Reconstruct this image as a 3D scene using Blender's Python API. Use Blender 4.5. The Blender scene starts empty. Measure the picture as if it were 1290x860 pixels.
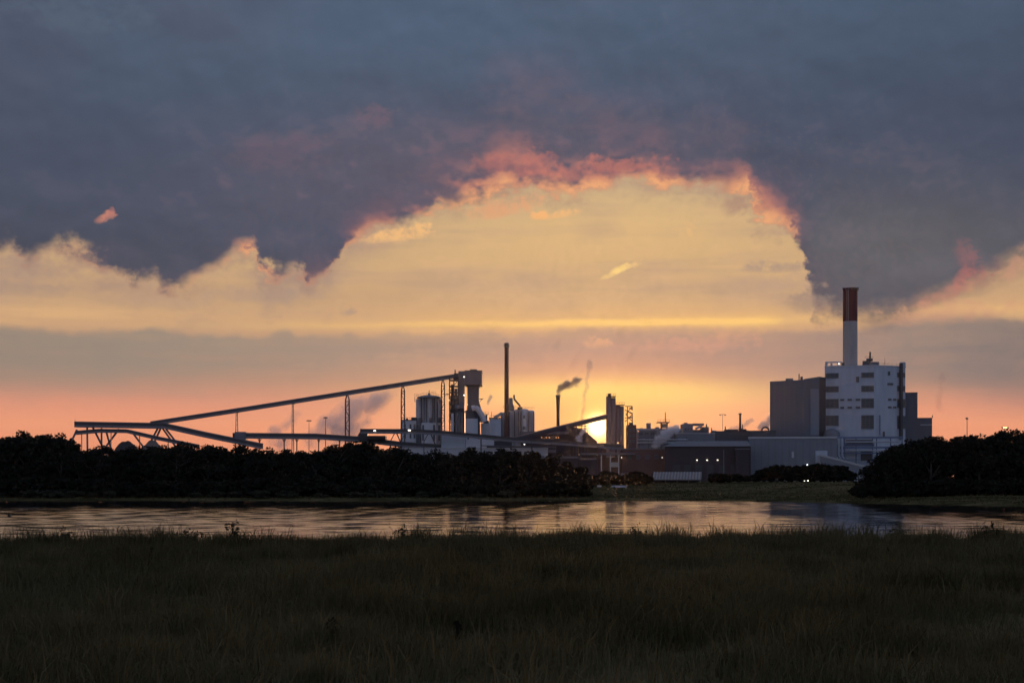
import bpy, bmesh, math, random
import numpy as np
from mathutils import Vector, Matrix

# ------------------------------------------------------------------ camera
SC = bpy.context.scene
COL = SC.collection
W_PX, H_PX, F_PX = 1290.0, 860.0, 1792.0        # photograph size and focal length in its pixels
HORIZON = 603.0                                  # horizon row in the photograph
CAM_Z = 6.3                                      # eye above the river surface
cam_d = bpy.data.cameras.new('camera')
cam = bpy.data.objects.new('camera', cam_d)
COL.objects.link(cam)
cam.location = (0.0, 0.0, CAM_Z)
cam.rotation_euler = (math.radians(90.0), 0.0, 0.0)
cam_d.sensor_width = 36.0
cam_d.lens = 36.0 * F_PX / W_PX
cam_d.shift_y = (HORIZON - H_PX / 2) / W_PX
cam_d.clip_start = 0.1
cam_d.clip_end = 20000.0
SC.camera = cam

# ------------------------------------------------------------------ exposure
SC.view_settings.view_transform = 'Standard'
SC.view_settings.look = 'None'
SC.view_settings.exposure = 0.0
SC.view_settings.gamma = 1.0
SC.view_settings.use_curve_mapping = False
SC.render.engine = 'CYCLES'
SC.cycles.max_bounces = 6
SC.cycles.volume_bounces = 4
SC.cycles.transparent_max_bounces = 8
SC.cycles.use_denoising = True
SC.cycles.sample_clamp_indirect = 4.0
SC.cycles.use_adaptive_sampling = True
SC.cycles.adaptive_threshold = 0.015
SC.cycles.adaptive_min_samples = 10

# ------------------------------------------------------------------ sun
SUN_PX, SUN_PY = 753.0, 537.0
SUN_AZ = math.atan((SUN_PX - W_PX / 2) / F_PX)
SUN_EL = math.atan((HORIZON - SUN_PY) / F_PX)
sun_d = bpy.data.lights.new('sun', 'SUN')
sun_d.energy = 0.9
sun_d.angle = math.radians(0.53)
sun_d.color = (1.0, 0.5, 0.25)
sun = bpy.data.objects.new('sun', sun_d)
COL.objects.link(sun)
sun_dir = Vector((math.sin(SUN_AZ) * math.cos(SUN_EL), math.cos(SUN_AZ) * math.cos(SUN_EL), math.sin(SUN_EL)))
sun.rotation_euler = (-sun_dir).to_track_quat('-Z', 'Y').to_euler()
sun.location = (60, 900, 120)


# ------------------------------------------------------------------ a small language for node trees
def lin(r, g, b):
    def c(v):
        v /= 255.0
        return v / 12.92 if v <= 0.04045 else ((v + 0.055) / 1.055) ** 2.4
    return (c(r), c(g), c(b), 1.0)


class T:
    """a node tree under construction"""
    def __init__(self, tree):
        self.t = tree
        tree.nodes.clear()

    def node(self, kind, **kw):
        n = self.t.nodes.new(kind)
        for k, v in kw.items():
            setattr(n, k, v)
        return n

    def put(self, sock, v):
        if isinstance(v, E):
            self.t.links.new(v.s, sock)
        elif v is not None:
            sock.default_value = v

    def math(self, op, a, b=None, c=None, clamp=False):
        n = self.node('ShaderNodeMath', operation=op, use_clamp=clamp)
        for i, v in enumerate((a, b, c)):
            if v is not None:
                self.put(n.inputs[i], v)
        return E(self, n.outputs[0])

    def vec(self, x, y, z):
        n = self.node('ShaderNodeCombineXYZ')
        for i, v in enumerate((x, y, z)):
            self.put(n.inputs[i], v)
        return E(self, n.outputs[0])

    def noise(self, v, scale=1.0, detail=4.0, rough=0.55, dist=0.0, lac=2.0):
        n = self.node('ShaderNodeTexNoise')
        self.put(n.inputs['Vector'], v)
        n.inputs['Scale'].default_value = scale
        n.inputs['Detail'].default_value = detail
        n.inputs['Roughness'].default_value = rough
        n.inputs['Distortion'].default_value = dist
        n.inputs['Lacunarity'].default_value = lac
        return E(self, n.outputs['Fac'])

    def ramp(self, f, stops, interp='LINEAR'):
        n = self.node('ShaderNodeValToRGB')
        n.color_ramp.interpolation = interp
        el = n.color_ramp.elements
        while len(el) < len(stops):
            el.new(0.5)
        for e, (p, c) in zip(el, stops):
            e.position = p
            e.color = c
        self.put(n.inputs[0], f)
        return E(self, n.outputs[0])

    def curve(self, f, pts, handle='VECTOR'):
        """f is expected in 0..1; pts (x, y) in 0..1"""
        n = self.node('ShaderNodeFloatCurve')
        c = n.mapping.curves[0]
        for x, y in pts[1:-1]:
            c.points.new(x, y)
        c.points[0].location = pts[0]
        c.points[len(c.points) - 1].location = pts[-1]
        for p in c.points:
            p.handle_type = handle
        n.mapping.update()
        self.put(n.inputs['Value'], f)
        return E(self, n.outputs[0])

    def mix(self, f, a, b, mode='MIX'):
        n = self.node('ShaderNodeMixRGB', blend_type=mode)
        self.put(n.inputs[0], f)
        self.put(n.inputs[1], a)
        self.put(n.inputs[2], b)
        return E(self, n.outputs[0])

    def sstep(self, x, a, b):
        n = self.node('ShaderNodeMapRange', interpolation_type='SMOOTHSTEP')
        self.put(n.inputs[0], x)
        n.inputs[1].default_value = a
        n.inputs[2].default_value = b
        return E(self, n.outputs[0])


class E:
    def __init__(self, t, s):
        self.t, self.s = t, s

    def __add__(self, o): return self.t.math('ADD', self, o)
    __radd__ = __add__
    def __mul__(self, o): return self.t.math('MULTIPLY', self, o)
    __rmul__ = __mul__
    def __sub__(self, o): return self.t.math('SUBTRACT', self, o)
    def __rsub__(self, o): return self.t.math('SUBTRACT', o, self)
    def __truediv__(self, o): return self.t.math('DIVIDE', self, o)
    def __pow__(self, o): return self.t.math('POWER', self, o)
    def exp(self): return self.t.math('EXPONENT', self)
    def sat(self): return self.t.math('ADD', self, 0.0, clamp=True)
    def max(self, o): return self.t.math('MAXIMUM', self, o)
    def min(self, o): return self.t.math('MINIMUM', self, o)


# ------------------------------------------------------------------ sky
# A sunset sky written in azimuth and elevation: P is azimuth and Q the tangent of elevation, both
# multiplied by the focal length, so that P = x - 645 and Q = 603 - y near the photograph's middle.
world = bpy.data.worlds.new('World')
SC.world = world
world.use_nodes = True
world.cycles.sampling_method = 'MANUAL'
world.cycles.sample_map_resolution = 384


def build_sky():
    t = T(world.node_tree)
    sep = t.node('ShaderNodeSeparateXYZ')
    tc = t.node('ShaderNodeTexCoord')
    t.t.links.new(tc.outputs['Generated'], sep.inputs[0])
    dx, dy, dz = (E(t, sep.outputs[i]) for i in range(3))
    P = t.math('ARCTAN2', dx, dy) * F_PX
    hyp = t.math('SQRT', dx * dx + dy * dy).max(0.05)
    Q = (dz / hyp * F_PX).min(4000.0)
    K = F_PX / 100.0
    # cloud noise lives on the direction sphere (no seam); flattened vertically like a far cloud deck
    zs = dz / (hyp + 0.25)
    zs = zs.min(1.2)
    def nz(sx, sz, seed, detail=6.0, rough=0.55, dist=0.0):
        return t.noise(t.vec(dx * (K * sx) + seed, dy * (K * sx) + seed * 0.37, zs * (K * 1.25 * sz) - seed * 0.7), 1.0, detail, rough, dist)
    nA = nz(1.0, 1.6, 3.1, 5.0, 0.58)            # 100 px billows
    nB = nz(1.0, 1.6, 17.7, 4.0, 0.58)
    nF = nz(3.2, 4.2, 8.3, 4.0, 0.62)             # 30 px shreds
    nL = nz(0.28, 0.55, 23.0, 2.0, 0.5)          # broad shading
    nM = nz(0.75, 1.1, 41.0, 4.0, 0.6)
    nG = nz(9.0, 11.0, 71.0, 3.0, 0.62)          # 10 px fray
    nS = nz(0.22, 3.0, 57.0, 4.0, 0.55)          # long flat streaks
    nM2 = t.noise(t.vec(dx * (K * 0.75) + 41.0 - 0.06, dy * (K * 0.75) + 41.0 * 0.37, zs * (K * 1.25 * 1.1) - 41.0 * 0.7 - 0.16), 1.0, 4.0, 0.6)
    relief = nM - nM2                             # light side / shade side of the billows
    a0, a1 = nA - 0.5, nB - 0.5
    Pw = P + a0 * 40.0 + (nF - 0.5) * 40.0 + (nG - 0.5) * 10.0
    Qw = Q + a1 * 50.0 + (nF - 0.5) * 34.0 + (nG - 0.5) * 9.0

    def px01(pv): return ((pv + 645.0) / 1290.0 * 0.8 + 0.1).sat()     # -161..1451 px -> 0..1
    def prof(points, pv, lo, hi):
        """curve traced as (px, value) -> value"""
        pts = [(0.0, (points[0][1] - lo) / (hi - lo))]
        pts += [(0.1 + 0.8 * x / 1290.0, (v - lo) / (hi - lo)) for x, v in points]
        pts += [(1.0, (points[-1][1] - lo) / (hi - lo))]
        return t.curve(px01(pv), pts) * (hi - lo) + lo
    def gauss(cx, cy, sx, sy, pv=None, qv=None, slope=0.0):
        """soft spot at photograph pixel (cx, cy)"""
        u = ((pv if pv is not None else P) - (cx - 645.0))
        v = ((qv if qv is not None else Q) - (603.0 - cy))
        if slope:
            v = v + u * slope
        u = u * (1.0 / sx); v = v * (1.0 / sy)
        return (0.0 - (u * u + v * v)).exp()

    # 1. clear sky low in the west: Nishita dusk plus the after-glow seen below the deck
    def q01(py): return min(1.0, max(0.0, (603.0 - py) / 800.0))
    side = [(603, (216, 138, 104)), (560, (234, 150, 114)), (535, (236, 156, 120)), (510, (224, 150, 122)),
            (480, (190, 143, 120)), (440, (186, 148, 122)), (405, (206, 164, 124)), (375, (196, 158, 122)),
            (340, (206, 168, 124)), (280, (196, 164, 128)), (200, (150, 140, 130)), (60, (110, 120, 135)), (-190, (92, 112, 142))]
    mid = [(603, (238, 142, 104)), (560, (244, 156, 112)), (530, (249, 174, 122)), (505, (251, 188, 126)),
           (485, (244, 180, 122)), (460, (212, 154, 122)), (435, (196, 150, 126)), (408, (224, 174, 120)),
           (380, (208, 168, 126)), (340, (214, 174, 126)), (290, (222, 182, 128)), (240, (208, 176, 132)),
           (160, (150, 138, 130)), (40, (110, 120, 135)), (-190, (92, 112, 142))]
    q = (Q * (1.0 / 800.0)).sat()
    rs = t.ramp(q, [(q01(y), lin(*c)) for y, c in side])
    rm = t.ramp(q, [(q01(y), lin(*c)) for y, c in mid])
    ms = (P - (SUN_PX + 10 - 645.0)) * (1.0 / 250.0)
    col = t.mix((0.0 - ms * ms).exp(), rs, rm)
    # away from the west a blue gradient, set to light the walls, joins Nishita
    sky = t.node('ShaderNodeTexSky')
    sky.sky_type = 'NISHITA'
    sky.sun_disc = False
    sky.sun_elevation = SUN_EL
    sky.sun_rotation = SUN_AZ
    sky.altitude = 10.0
    sky.air_density = 1.0
    sky.dust_density = 0.3
    sky.ozone_density = 3.0
    nish = t.mix(1.0, E(t, sky.outputs[0]), (NISH, NISH, NISH, 1), 'MULTIPLY')
    away = t.sstep(dy, 0.75, 0.0)
    east = t.mix(t.sstep(dz, 0.0, 0.7), (0.2, 0.245, 0.39, 1), (0.13, 0.215, 0.42, 1))     # open dusk sky behind the camera
    east = t.mix(1.0, east, nish, 'ADD')
    col = t.mix(away, col, east)

    def over(alpha, c):
        nonlocal col
        col = t.mix(alpha.sat() if isinstance(alpha, E) else alpha, col, c if isinstance(c, E) else lin(*c))

    # faint streaks of thin cloud in the clear strip
    over(t.sstep(nS + (nM - 0.5) * 0.5, 0.46, 0.74) * t.sstep(Q, 150.0, 220.0) * 0.5, (176, 146, 130))
    over(t.sstep(nA * 0.6 + nM * 0.4 + (nF - 0.5) * 0.3, 0.5, 0.7) * t.sstep(Q, 170.0, 230.0) * 0.22, (236, 188, 136))
    over(t.sstep(nS, 0.46, 0.28) * t.sstep(Q, 230.0, 190.0) * t.sstep(Q, 170.0, 190.0) * 0.3, (248, 196, 130))

    # 2. low grey bank with a lumpy top
    bank_top = prof([(0, 421), (60, 421), (120, 424), (150, 420), (180, 422), (215, 418), (250, 424), (330, 425), (352, 419), (362, 416),
                     (375, 424), (430, 421), (443, 417), (455, 423), (480, 419), (500, 417), (540, 421), (610, 414), (640, 421),
                     (690, 416), (740, 409), (790, 414), (850, 411), (930, 413), (1000, 420), (1080, 417), (1150, 404), (1220, 405), (1290, 414)],
                    P + (nF - 0.5) * 14.0, 380.0, 440.0)
    above = (603.0 - bank_top) - (Q + (nF - 0.5) * 15.0 + (nA - 0.5) * 10.0 + (nG - 0.5) * 5.0)     # >0 inside the bank
    fade = prof([(0, 505), (300, 500), (560, 478), (700, 462), (840, 466), (960, 490), (1100, 500), (1290, 520)], P, 440.0, 560.0)
    low = t.math('SUBTRACT', fade, 603.0 - Q)                                    # >0 above the fading foot
    bank = t.sstep(above, -3.0, 8.0) * t.sstep(low + (nM - 0.5) * 26.0, -26.0, 52.0)
    bank_col = t.ramp(px01(P), [(0.1, lin(146, 133, 121)), (0.28, lin(152, 138, 125)), (0.45, lin(166, 142, 128)), (0.58, lin(176, 142, 128)),
                                (0.7, lin(168, 138, 126)), (0.8, lin(140, 126, 121)), (0.9, lin(122, 114, 113))])
    over(bank * (t.sstep(nS + (nM - 0.5) * 0.6, 0.25, 0.6) * 0.38 + 0.52), bank_col)
    over(t.sstep(nS + (nF - 0.5) * 0.3, 0.52, 0.72) * bank * gauss(760, 455, 420, 40) * 0.4, (232, 172, 128))
    # pinkish lighter shreds hanging in the bank
    over(t.sstep(nM + (nF - 0.5) * 0.5, 0.55, 0.72) * bank * 0.5 * gauss(890, 440, 240, 34), (226, 160, 128))

    # 3. bright seam just above the bank
    seam = prof([(0, .04), (150, .04), (300, .08), (420, .22), (500, .3), (560, .5), (640, .55), (735, .8), (800, 1.0), (940, 1.0), (968, .75), (985, .2), (1080, .16), (1180, .3), (1290, .3)], P, 0.0, 1.0)
    sy = 603.0 - prof([(0, 417), (200, 416), (400, 413), (560, 409), (660, 408), (740, 405), (850, 406), (940, 407), (1080, 408), (1180, 398), (1290, 404)], P, 380.0, 440.0)
    seam = seam * (0.55 + 0.9 * nS * nM * 2.0)
    sv = (Q - sy + (nF - 0.5) * 7.0 + (nS - 0.5) * 12.0 + a0 * 5.0) * (1.0 / 4.4)
    over((0.0 - sv * sv).exp() * seam * 1.1, (255, 208, 122))
    sv2 = (Q - sy - 4.0 + (nM - 0.5) * 14.0) * (1.0 / 17.0)
    over((0.0 - sv2 * sv2).exp() * seam * 0.45, (244, 188, 118))

    # 4. the great cloud deck: traced lower rim, ragged by noise
    rim = prof([(0, 318), (18, 343), (38, 330), (58, 345), (85, 328), (105, 330), (130, 336), (155, 350), (178, 366), (200, 360), (230, 371),
                (255, 356), (280, 346), (300, 324), (320, 316), (340, 346), (355, 350), (375, 338), (400, 356), (416, 350), (430, 312), (440, 301),
                (470, 291), (505, 288), (540, 272), (555, 258), (600, 252), (645, 238), (700, 242), (760, 236), (805, 226), (850, 236), (900, 238),
                (935, 241), (952, 276), (972, 288), (994, 300), (1004, 322), (1009, 352), (1020, 388), (1050, 402), (1090, 407), (1130, 408), (1150, 394),
                (1200, 372), (1250, 352), (1290, 334)], Pw, 180.0, 420.0)
    d = Qw - (603.0 - rim) - a0 * 16.0                # >0 : inside the deck, in px
    veil = t.sstep(d, -78.0, -4.0) * t.sstep(nM * 0.5 + nF * 0.3 + nA * 0.35 + a1 * 0.4, 0.46, 0.72) * t.sstep(P, -120.0, -260.0)
    over(veil * 0.62, (158, 134, 124))
    veil2 = t.sstep(d, -34.0, 6.0) * t.sstep(nF * 0.5 + nG * 0.2 + nA * 0.3, 0.4, 0.62)
    over(veil2 * 0.5 * t.sstep(P, 420.0, 330.0), (150, 122, 116))
    soft = t.sstep(P, 320.0, 380.0) * 30.0 + 16.0 + t.sstep(P, -230.0, -330.0) * 10.0
    edge = t.sstep((d + 6.0 + t.sstep(P, 320.0, 380.0) * 16.0) / soft, 0.0, 1.0)
    # sunset light on the rim
    lit = prof([(0, .5), (40, .42), (100, .2), (200, .12), (280, .35), (312, .9), (330, .8), (350, .25), (410, .3), (440, .7), (480, .8), (560, 1.0), (700, 1.0), (840, 1.0),
                (866, .35), (915, .35), (936, 1.0), (985, .9), (1002, .45), (1016, .06), (1100, .04), (1150, .2), (1200, .4), (1290, .4)], Pw, 0.0, 1.0)
    # deck body colour
    body = t.ramp((Q * (1.0 / 800.0)).sat(), [(q01(420), lin(88, 85, 95)), (q01(330), lin(78, 80, 94)), (q01(230), lin(78, 85, 103)),
                                               (q01(120), lin(79, 91, 111)), (q01(10), lin(82, 98, 120)), (q01(-190), lin(84, 102, 126))])
    body = t.mix(t.sstep(nL, 0.36, 0.66) * 0.5, body, lin(88, 90, 107))
    body = t.mix(t.sstep(nM + (nL - 0.5), 0.5, 0.8) * 0.35, body, lin(66, 77, 99))
    body = t.mix((gauss(640, 225, 300, 80) * 0.55).sat(), body, lin(108, 95, 107))
    # the right-hand mass is a lighter grey curtain of rain
    rc = gauss(1120, 320, 210, 75)
    body = t.mix((rc * 0.95 * t.sstep(Pw, 330.0, 400.0)).sat(), body, lin(103, 100, 104))
    body = t.mix(gauss(1340, 130, 420, 170) * 0.5, body, lin(62, 70, 88))
    body = t.mix(gauss(-80, 180, 300, 220) * 0.4, body, lin(64, 74, 90))
    thin = t.sstep(dy, 0.7, -0.2)                       # the deck breaks up towards the east, behind the camera
    edge = edge * (1.0 - thin * (t.sstep(nL, 0.3, 0.6) * 0.35 + 0.6))
    rl = t.math('MULTIPLY_ADD', relief, 0.6, 1.0).max(0.88).min(1.12)
    body = t.mix(1.0, body, t.vec(rl, rl, rl), 'MULTIPLY')
    body = t.mix(t.sstep(relief, 0.02, 0.11) * gauss(660, 240, 380, 70) * 0.45, body, lin(142, 106, 112))
    over(edge, body)
    # light reaching into the rim
    depth = prof([(0, 10), (300, 14), (420, 13), (520, 18), (580, 34), (620, 58), (720, 48), (850, 26), (940, 40), (1040, 18), (1290, 16)], P, 0.0, 100.0)
    dn = d / depth
    shr = t.sstep(nF * 0.35 + nM * 0.35 + nS * 0.3 + a0 * 0.5 + relief * 1.2, 0.42, 0.6)
    west = t.sstep(dy, 0.3, 0.8)
    lit = lit * west
    glow = t.sstep(dn, 1.5, 0.0) * t.sstep(d, -8.0, 6.0) * lit
    over(glow * (0.04 + 0.96 * shr) * 0.76, (206, 132, 110))
    hot = t.sstep(dn, 0.62, 0.1) * t.sstep(d, -9.0, 4.0) * lit
    over(hot * t.sstep(nF * 0.5 + nB * 0.4 + nG * 0.1 + relief, 0.42, 0.62) * 0.92, (240, 172, 120))
    # mauve after-light further up in the deck
    mv = prof([(0, .15), (300, .3), (420, .55), (560, 1.0), (840, 1.0), (1000, .5), (1100, .2), (1290, .1)], P, 0.0, 1.0)
    over(t.sstep(dn, 4.2, 0.6) * t.sstep(d, 0.0, 20.0) * mv * t.sstep(nA * 0.6 + nF * 0.25 + nM * 0.25, 0.46, 0.72) * 0.36, (160, 110, 112))

    # 5. small clouds that can be told apart
    Pp = P + (nF - 0.5) * 34.0 + a0 * 20.0 + (nG - 0.5) * 12.0
    Qp = Q + (nF - 0.5) * 16.0 + a1 * 12.0 + (nG - 0.5) * 8.0
    fray = (nG - 0.5) * 2.6 + (nF - 0.5) * 3.6
    def puff(cx, cy, sx, sy, c, k=1.0, slope=0.0):
        u = t.math('MULTIPLY_ADD', Pp, 1.0 / sx, -(cx - 645.0) / sx)
        v = t.math('MULTIPLY_ADD', Qp, 1.0 / sy, -(603.0 - cy) / sy)
        if slope:
            v = t.math('MULTIPLY_ADD', u, slope * sx / sy, v)
        r = t.math('MULTIPLY_ADD', u, u, fray)
        r = t.math('MULTIPLY_ADD', v, v, r)
        n = t.node('ShaderNodeMapRange', interpolation_type='SMOOTHSTEP')
        t.put(n.inputs[0], r)
        n.inputs[1].default_value = 1.35
        n.inputs[2].default_value = -0.35
        n.inputs[3].default_value = 0.0
        n.inputs[4].default_value = k
        nonlocal col
        col = t.mix(E(t, n.outputs[0]), col, lin(*c))
    puff(768, 349, 12, 4, (248, 206, 130), 0.6, -0.4)
    puff(778, 342, 11, 5, (252, 212, 130), 0.85, -0.3)
    puff(790, 337, 13, 3.5, (244, 200, 130), 0.5, -0.15)
    puff(145, 288, 10, 6, (206, 136, 114), 0.8, -0.3)
    puff(152, 281, 7, 6, (176, 116, 110), 0.6, -0.6)
    puff(700, 270, 34, 6, (242, 184, 122), 0.85, -0.12)
    puff(676, 273, 12, 5, (246, 180, 118), 0.8)
    puff(640, 260, 60, 12, (232, 158, 118), 0.6, -0.2)
    puff(505, 297, 46, 9, (246, 190, 126), 0.8, -0.15)
    puff(968, 343, 44, 7, (156, 136, 130), 0.55)
    puff(975, 362, 70, 12, (190, 156, 132), 0.5)
    puff(872, 296, 12, 9, (240, 188, 126), 0.45, 0.6)
    puff(926, 262, 20, 18, (158, 122, 114), 0.6)
    puff(1010, 385, 30, 14, (136, 120, 118), 0.5)
    puff(1206, 346, 22, 24, (160, 104, 104), 0.5, 0.9)
    puff(1194, 362, 14, 14, (190, 114, 106), 0.5, -0.8)
    puff(1180, 378, 44, 9, (186, 124, 112), 0.5, -0.4)
    puff(1258, 350, 24, 18, (200, 148, 122), 0.7, -0.8)
    puff(1180, 404, 100, 14, (208, 152, 124), 0.5, -0.05)
    puff(330, 376, 80, 10, (172, 146, 130), 0.5)
    puff(215, 385, 80, 12, (180, 150, 130), 0.45)
    puff(40, 378, 80, 10, (164, 140, 126), 0.5)
    puff(150, 368, 60, 9, (170, 142, 126), 0.4)
    puff(437, 393, 9, 7, (162, 140, 130), 0.5)
    puff(748, 433, 16, 7, (234, 172, 128), 0.55, 0.1)
    puff(850, 437, 80, 8, (216, 156, 130), 0.5)
    puff(468, 150, 34, 20, (132, 102, 112), 0.4)
    puff(350, 198, 70, 30, (110, 92, 106), 0.45)
    puff(110, 45, 90, 24, (92, 106, 122), 0.4)
    puff(650, 205, 60, 18, (200, 120, 108), 0.5)
    puff(760, 214, 90, 14, (206, 124, 108), 0.6, -0.06)

    # 6. the sun and its glow low on the horizon
    px, py = P - (SUN_PX - 645.0), Q - (603.0 - SUN_PY)
    over(gauss(SUN_PX + 10, 495, 150, 14, None, Q + (nS - 0.5) * 26.0) * 0.85, (255, 218, 124))
    over(gauss(SUN_PX, 534, 110, 40) * 0.6, (255, 172, 88))
    over(gauss(SUN_PX, SUN_PY, 36, 27) * 0.6, (255, 192, 88))
    r2 = px * px + py * py
    rr = t.math('SQRT', r2)
    core = t.mix(1.0, (r2 * (-1.0 / 110.0)).exp() * SUN_DISC, (1.0, 0.8, 0.42, 1), 'MULTIPLY')
    rim_ = t.mix(1.0, (rr * (-1.0 / 13.0)).exp() * 1.5, (1.0, 0.55, 0.1, 1), 'MULTIPLY')
    col = t.mix(1.0, col, rim_, 'ADD')
    col = t.mix(1.0, col, core, 'ADD')
    # below the horizon: dull earth
    col = t.mix(t.sstep(Q, -2.0, -60.0), col, (0.02, 0.02, 0.02, 1))
    bg = t.node('ShaderNodeBackground')
    t.put(bg.inputs[0], col)
    bg.inputs[1].default_value = 1.0
    out = t.node('ShaderNodeOutputWorld')
    t.t.links.new(bg.outputs[0], out.inputs[0])


NISH = 0.1          # strength of the Sky Texture
SUN_DISC = 4.5
build_sky()

# ------------------------------------------------------------------ helpers
R = random.Random(7)


def X(px, Y): return (px - W_PX / 2) / F_PX * Y
def Z(py, Y): return CAM_Z + (HORIZON - py) / F_PX * Y
def V(px, py, Y): return Vector((X(px, Y), Y, Z(py, Y)))


def tag(o, label=None, cat=None, group=None, kind=None):
    for k, v in (('label', label), ('category', cat), ('group', group), ('kind', kind)):
        if v:
            o[k] = v
    return o


def thing(name, label, cat, loc, group=None):
    o = bpy.data.objects.new(name, None)
    o.empty_display_size = 1.0
    COL.objects.link(o)
    o.location = loc
    return tag(o, label, cat, group)


def origin(o):
    while o.parent:
        o = o.parent
    return o.location


class MB:
    """collects shapes in world coordinates, builds one mesh object"""
    def __init__(self):
        self.v, self.f = [], []

    def add(self, vs, fs):
        n = len(self.v)
        self.v += [tuple(v) for v in vs]
        self.f += [tuple(i + n for i in f) for f in fs]
        return self

    def box(self, x0, x1, y0, y1, z0, z1):
        vs = [(x0, y0, z0), (x1, y0, z0), (x1, y1, z0), (x0, y1, z0), (x0, y0, z1), (x1, y0, z1), (x1, y1, z1), (x0, y1, z1)]
        return self.add(vs, [(0, 3, 2, 1), (4, 5, 6, 7), (0, 1, 5, 4), (1, 2, 6, 5), (2, 3, 7, 6), (3, 0, 4, 7)])

    def pbox(self, p0, p1, q0, q1, Y, depth):
        """box whose front face spans photo columns p0..p1 and rows q0 (top)..q1 at distance Y"""
        return self.box(X(p0, Y), X(p1, Y), Y, Y + depth, Z(q1, Y), Z(q0, Y))

    def prism(self, poly, z0, z1, ztop=None):
        n = len(poly)
        zt = ztop or [z1] * n
        vs = [(x, y, z0) for x, y in poly] + [(x, y, z) for (x, y), z in zip(poly, zt)]
        fs = [(i, (i + 1) % n, n + (i + 1) % n, n + i) for i in range(n)]
        fs += [tuple(range(n - 1, -1, -1)), tuple(range(n, 2 * n))]
        return self.add(vs, fs)

    def tube(self, p0, p1, r0, r1=None, n=8, cap=True):
        p0, p1 = Vector(p0), Vector(p1)
        r1 = r0 if r1 is None else r1
        d = (p1 - p0)
        if d.length < 1e-6:
            return self
        d.normalize()
        a = d.orthogonal().normalized() if abs(d.z) < 0.999 else Vector((1, 0, 0))
        b = d.cross(a)
        vs = []
        for p, r in ((p0, r0), (p1, r1)):
            for i in range(n):
                w = 2 * math.pi * i / n
                vs.append(p + a * (r * math.cos(w)) + b * (r * math.sin(w)))
        fs = [(i, (i + 1) % n, n + (i + 1) % n, n + i) for i in range(n)]
        if cap:
            fs += [tuple(range(n - 1, -1, -1)), tuple(range(n, 2 * n))]
        return self.add(vs, fs)

    def lathe(self, cx, cy, prof, n=24):
        """prof: (radius, z) from bottom to top"""
        vs, fs = [], []
        for r, z in prof:
            for i in range(n):
                w = 2 * math.pi * i / n
                vs.append((cx + r * math.cos(w), cy + r * math.sin(w), z))
        for k in range(len(prof) - 1):
            for i in range(n):
                j = (i + 1) % n
                fs.append((k * n + i, k * n + j, (k + 1) * n + j, (k + 1) * n + i))
        fs.append(tuple(range(n - 1, -1, -1)))
        fs.append(tuple((len(prof) - 1) * n + i for i in range(n)))
        return self.add(vs, fs)

    def bar(self, p0, p1, w, h=None):
        """square bar between two points, h measured upwards"""
        p0, p1 = Vector(p0), Vector(p1)
        h = w if h is None else h
        d = (p1 - p0)
        if d.length < 1e-6:
            return self
        d.normalize()
        s = d.cross(Vector((0, 0, 1)))
        if s.length < 1e-3:
            s = Vector((1, 0, 0))
        s.normalize()
        u = s.cross(d)
        vs = []
        for p in (p0, p1):
            for a, b in ((-1, -1), (1, -1), (1, 1), (-1, 1)):
                vs.append(p + s * (a * w / 2) + u * (b * h / 2))
        return self.add(vs, [(3, 2, 1, 0), (4, 5, 6, 7), (0, 1, 5, 4), (1, 2, 6, 5), (2, 3, 7, 6), (3, 0, 4, 7)])

    def path(self, pts, w, h, dz=0.0, dw=0.0):
        """box section swept along points with upright ends and mitred corners"""
        pts = [Vector(p) for p in pts]
        vs, fs = [], []
        for i, p in enumerate(pts):
            a = pts[max(i - 1, 0)]
            b = pts[min(i + 1, len(pts) - 1)]
            d = Vector((b.x - a.x, b.y - a.y, 0)).normalized()
            s = Vector((d.y, -d.x, 0))
            for k, m in ((-1, 0), (1, 0), (1, 1), (-1, 1)):
                vs.append(p + s * (k * w / 2) + Vector((0, 0, dz + m * h)))
        for i in range(len(pts) - 1):
            o = 4 * i
            for j in range(4):
                k = (j + 1) % 4
                fs.append((o + j, o + k, o + 4 + k, o + 4 + j))
        fs += [(3, 2, 1, 0), tuple(4 * (len(pts) - 1) + j for j in range(4))]
        return self.add(vs, fs)

    def build(self, name, mat, parent=None, loc=None, smooth=False):
        o0 = origin(parent) if parent else Vector(loc or (0, 0, 0))
        me = bpy.data.meshes.new(name)
        me.from_pydata([(v[0] - o0[0], v[1] - o0[1], v[2] - o0[2]) for v in self.v], [], self.f)
        me.materials.append(mat)
        if smooth:
            me.shade_smooth()
            try:
                me.set_sharp_from_angle(angle=math.radians(35))
            except Exception:
                pass
        me.update()
        ob = bpy.data.objects.new(name, me)
        COL.objects.link(ob)
        if parent:
            ob.parent = parent
        else:
            ob.location = o0
        return ob


# ------------------------------------------------------------------ materials
MATS = {}


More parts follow.
